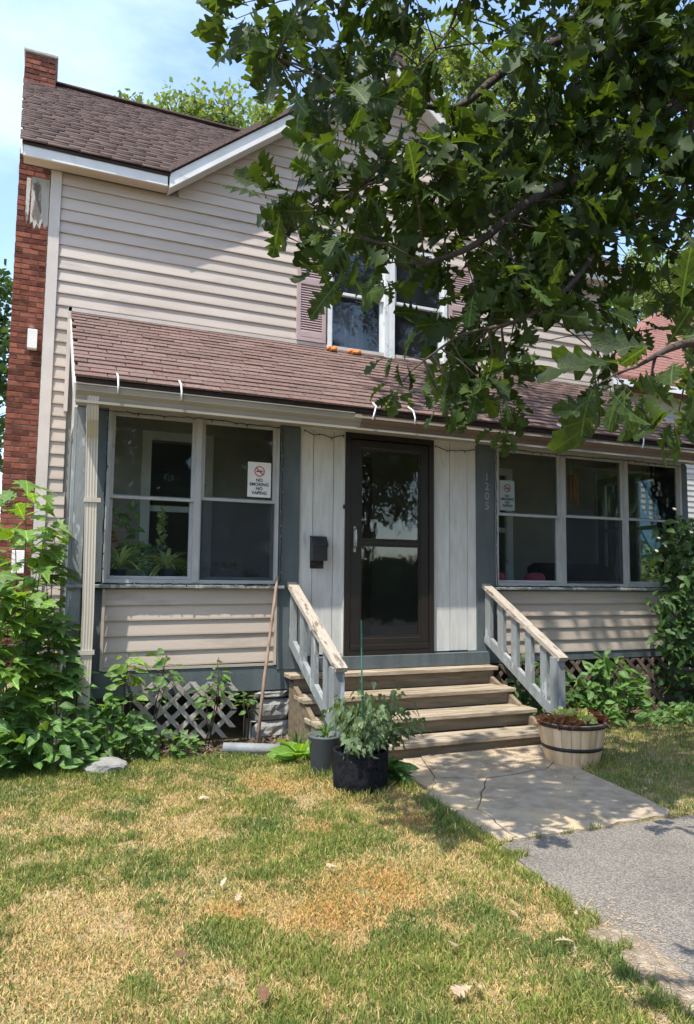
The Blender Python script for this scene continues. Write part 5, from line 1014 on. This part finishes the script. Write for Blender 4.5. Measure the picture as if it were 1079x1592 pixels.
# ================================================================== grass
def vnoise(x, y, s, seed):
    rs = np.random.RandomState(seed); G = rs.rand(64, 64); X = np.mod(x*s, 63); Y = np.mod(y*s, 63); i = X.astype(int); j = Y.astype(int); u = X-i; v = Y-j; u = u*u*(3-2*u); v = v*v*(3-2*v)
    i2, j2 = (i+1) % 64, (j+1) % 64; return (G[i, j]*(1-u)+G[i2, j]*u)*(1-v)+(G[i, j2]*(1-u)+G[i2, j2]*u)*v
def inpoly(x, y, P):
    r = np.zeros(len(x), bool); n = len(P); j = n-1
    for i in range(n):
        xi, yi, xj, yj = P[i][0], P[i][1], P[j][0], P[j][1]
        with np.errstate(divide='ignore', invalid='ignore'): r ^= ((yi > y) != (yj > y)) & (x < (xj-xi)*(y-yi)/(yj-yi)+xi)
        j = i
    return r
ORANGE = [(g(545, 1400), .20), (g(600, 1375), .16), (g(495, 1430), .14), (g(500, 1290), .12), (g(640, 1278), .14), (g(420, 1220), .16), (g(360, 1420), .10), (g(120, 1460), .25), (g(700, 1340), .12), (g(300, 1290), .14)]
GREEN = [(g(520, 1310), .20), (g(450, 1360), .13), (g(350, 1450), .12), (g(560, 1235), .14), (g(690, 1300), .12), (g(760, 1350), .14), (g(800, 1470), .18), (g(230, 1260), .22), (g(430, 1250), .15), (g(610, 1500), .14), (g(600, 1270), .12)]
CONC = [Lt, (2.86, -1.10), (4.15, -1.10), (4.13, -1.32), g(905, 1200), g(960, 1225), g(1000, 1243), g(1042, 1264), Rb, Lb, Lm, g(664, 1240), g(640, 1215)]
def grass(N, x0, x1, y0, y1, name, lab, h0, h1, shade=0.0, bias=0.0):
    x = RS.uniform(x0, x1, N); y = RS.uniform(y0, y1, N)
    d = np.hypot(x-CAMP.x, y-CAMP.y); keep = RS.rand(N) < np.clip(3.0/np.maximum(d, .1), .25, 1.2)**1.3
    e = .03*np.sin(x*31)+.03*np.sin(y*27)
    keep &= ~inpoly(x+e*.3, y+e*.3, CONC) & ~inpoly(x, y-.03, CONC); ia = inpoly(x+e, y-e, asp); keep &= ~ia | (RS.rand(N) < .0)
    for cx, cy_2, r in ((2.06, -1.72, .17), (1.98, -1.28, .10), (3.93, -1.60, .19)): keep &= (x-cx)**2+(y-cy_2)**2 > r*r
    keep &= ~((x > 2.08) & (x < 4.24) & (y > -1.12)); keep &= ~((x > .7) & (x < 2.1) & (y > -.36+.06*np.sin(x*9)) & (RS.rand(N) < .95)); keep &= ~((x > 4.2) & (y > -.40) & (RS.rand(N) < .9))
    pn = vnoise(x+7, y+9, 2.3, 3)*.30+vnoise(x+3, y+5, 6.5, 5)*.30+vnoise(x, y, 17, 8)*.22+vnoise(x, y, 38, 9)*.18
    gr = (pn-.48+bias)*3.2+.35
    for (c, r) in ORANGE: gr -= .8*np.exp(-((x-c[0])**2+(y-c[1])**2*.6)/r**2)
    for (c, r) in GREEN: gr += .55*np.exp(-((x-c[0])**2+(y-c[1])**2*.6)/r**2)
    gr += .7*np.clip((y+1.1)/.8, 0, 1) - .30*np.clip((.9-x)/1.2, 0, 1)*np.clip((-y-1.2)/1.5, 0, 1)
    edge = inpoly(x+.10, y, asp) | inpoly(x+.12, y-.04, CONC); gr += .6*edge
    bare = (vnoise(x+1, y+2, 4.5, 21)*.6+vnoise(x+1, y+2, 12, 22)*.4)
    gr = np.clip(gr, .08, .80); keep &= RS.rand(N) > np.clip((bare-.56)*4, 0, .6)*(1-gr*.8)
    x, y, gr, edge = x[keep], y[keep], gr[keep], edge[keep]; n = len(x)
    isg = RS.rand(n) < gr**.9*.92+.05
    h = RS.uniform(h0, h1, n)*(.75+.5*gr)*np.where(isg, 1.0, .85)*(1+.35*edge); h *= np.where(RS.rand(n) < .02, 1.7, 1)*(.60+.85*vnoise(x+5, y+6, 8.0, 41))
    for cx, cy_2, r in ((2.06, -1.72, .30), (1.98, -1.28, .26), (3.93, -1.60, .28)): h *= 1+1.3*np.exp(-np.maximum(0, np.hypot(x-cx, y-cy_2)-r+.1)**2/.006)
    lean = np.where(isg, RS.uniform(.1, .9, n), RS.uniform(.5, 1.9, n)); a = RS.uniform(0, 2*np.pi, n); w = RS.uniform(.0010, .0021, n)*(1+d[keep]*.10)
    fa = RS.uniform(0, 2*np.pi, n); sx, sy = np.cos(fa)*w, np.sin(fa)*w; lx, ly = np.cos(a)*lean*h, np.sin(a)*lean*h; c_ = 1/np.sqrt(1+lean**2*.55); H = h*c_
    V = np.zeros((n, 5, 3)); z0_ = np.zeros(n)
    V[:, 0] = np.stack([x-sx, y-sy, z0_], 1); V[:, 1] = np.stack([x+sx, y+sy, z0_], 1)
    V[:, 2] = np.stack([x+sx*.8+lx*.32, y+sy*.8+ly*.32, H*.6], 1); V[:, 3] = np.stack([x-sx*.8+lx*.32, y-sy*.8+ly*.32, H*.6], 1); V[:, 4] = np.stack([x+lx*c_, y+ly*c_, H*RS.uniform(.75, 1.05, n)], 1)
    gA = np.array([.13, .185, .04]); gB = np.array([.32, .345, .085]); sA = np.array([.46, .31, .12]); sB = np.array([.62, .48, .23]); oA = np.array([.54, .31, .10])
    t = RS.rand(n)[:, None]; q = np.clip(vnoise(x+2, y+8, 3.1, 31)*2-.6, 0, 1)[:, None]
    colg = gA*(1-t)+gB*t; colg = colg*(1-.6*q)+np.array([.09, .17, .055])*.6*q; cols = sA*(1-t)+sB*t
    oo = np.zeros(n)
    for (c, r) in ORANGE[:7]: oo += .75*np.exp(-((x-c[0])**2+(y-c[1])**2*.6)/r**2)
    oo = np.clip(oo, 0, .8)[:, None]; cols = cols*(1-oo)+oA*oo*(.85+.3*t)
    col = np.where(isg[:, None], colg, cols)*RS.uniform(.78, 1.22, n)[:, None]
    me = bpy.data.meshes.new(name); me.vertices.add(n*5); me.vertices.foreach_set('co', V.ravel()); b5 = (np.arange(n)*5)[:, None]
    LI = (np.array([0, 1, 2, 3, 3, 2, 4])[None]+b5).ravel(); LT = np.tile([4, 3], n); LS = np.concatenate([[0], np.cumsum(LT)[:-1]])
    me.loops.add(len(LI)); me.loops.foreach_set('vertex_index', LI); me.polygons.add(len(LT)); me.polygons.foreach_set('loop_start', LS); me.polygons.foreach_set('loop_total', LT); me.update(calc_edges=True)
    at_ = me.color_attributes.new('tone', 'FLOAT_COLOR', 'POINT'); C4 = np.ones((n, 5, 4), np.float32); C4[:, :, :3] = col[:, None, :]; at_.data.foreach_set('color', C4.ravel())
    me.materials.append(MT['blade']); o = part(name, me, None); o['kind'] = 'stuff'; o['label'] = lab; o['category'] = 'grass'; return n
nn = grass(720000, -1.4, 3.1, -4.9, -.15, 'front_grass', 'patchy lawn grass, half dried to straw and half green', .014, .040)
nn += grass(170000, 3.3, 8.5, -3.05, -.15, 'side_grass', 'greener shaded lawn grass right of the concrete walk', .015, .040, bias=.16)
print('blades', nn)
# loose straw and grit on the asphalt edge
mt_ = []
for _ in range(1300):
    px_, py_ = U(880, 1079), U(1400, 1592); p = atZ(px_, py_)
    if abs((py_-1592)-(px_-1079)*1.05-20) < 95+U(-30, 20): mt_.append(Matrix.Translation((p.x, p.y, .012)) @ Matrix.Rotation(U(0, 6.28), 4, 'Z') @ Matrix.Diagonal((.004, U(.012, .035), .02, 1)))
for _ in range(260): p = atZ(U(650, 845), U(1165, 1205)); mt_.append(Matrix.Translation((p.x, p.y, .042)) @ Matrix.Rotation(U(0, 6.28), 4, 'Z') @ Matrix.Diagonal((.010, U(.015, .04), .02, 1)) @ Matrix.Translation((0, 0, -.6)))
o = joined('straw_litter', TP['quad'][0], mt_, 'dead_leaf'); o['label'] = 'dry straw and crumbs scattered along the paved edges'; o['category'] = 'litter'
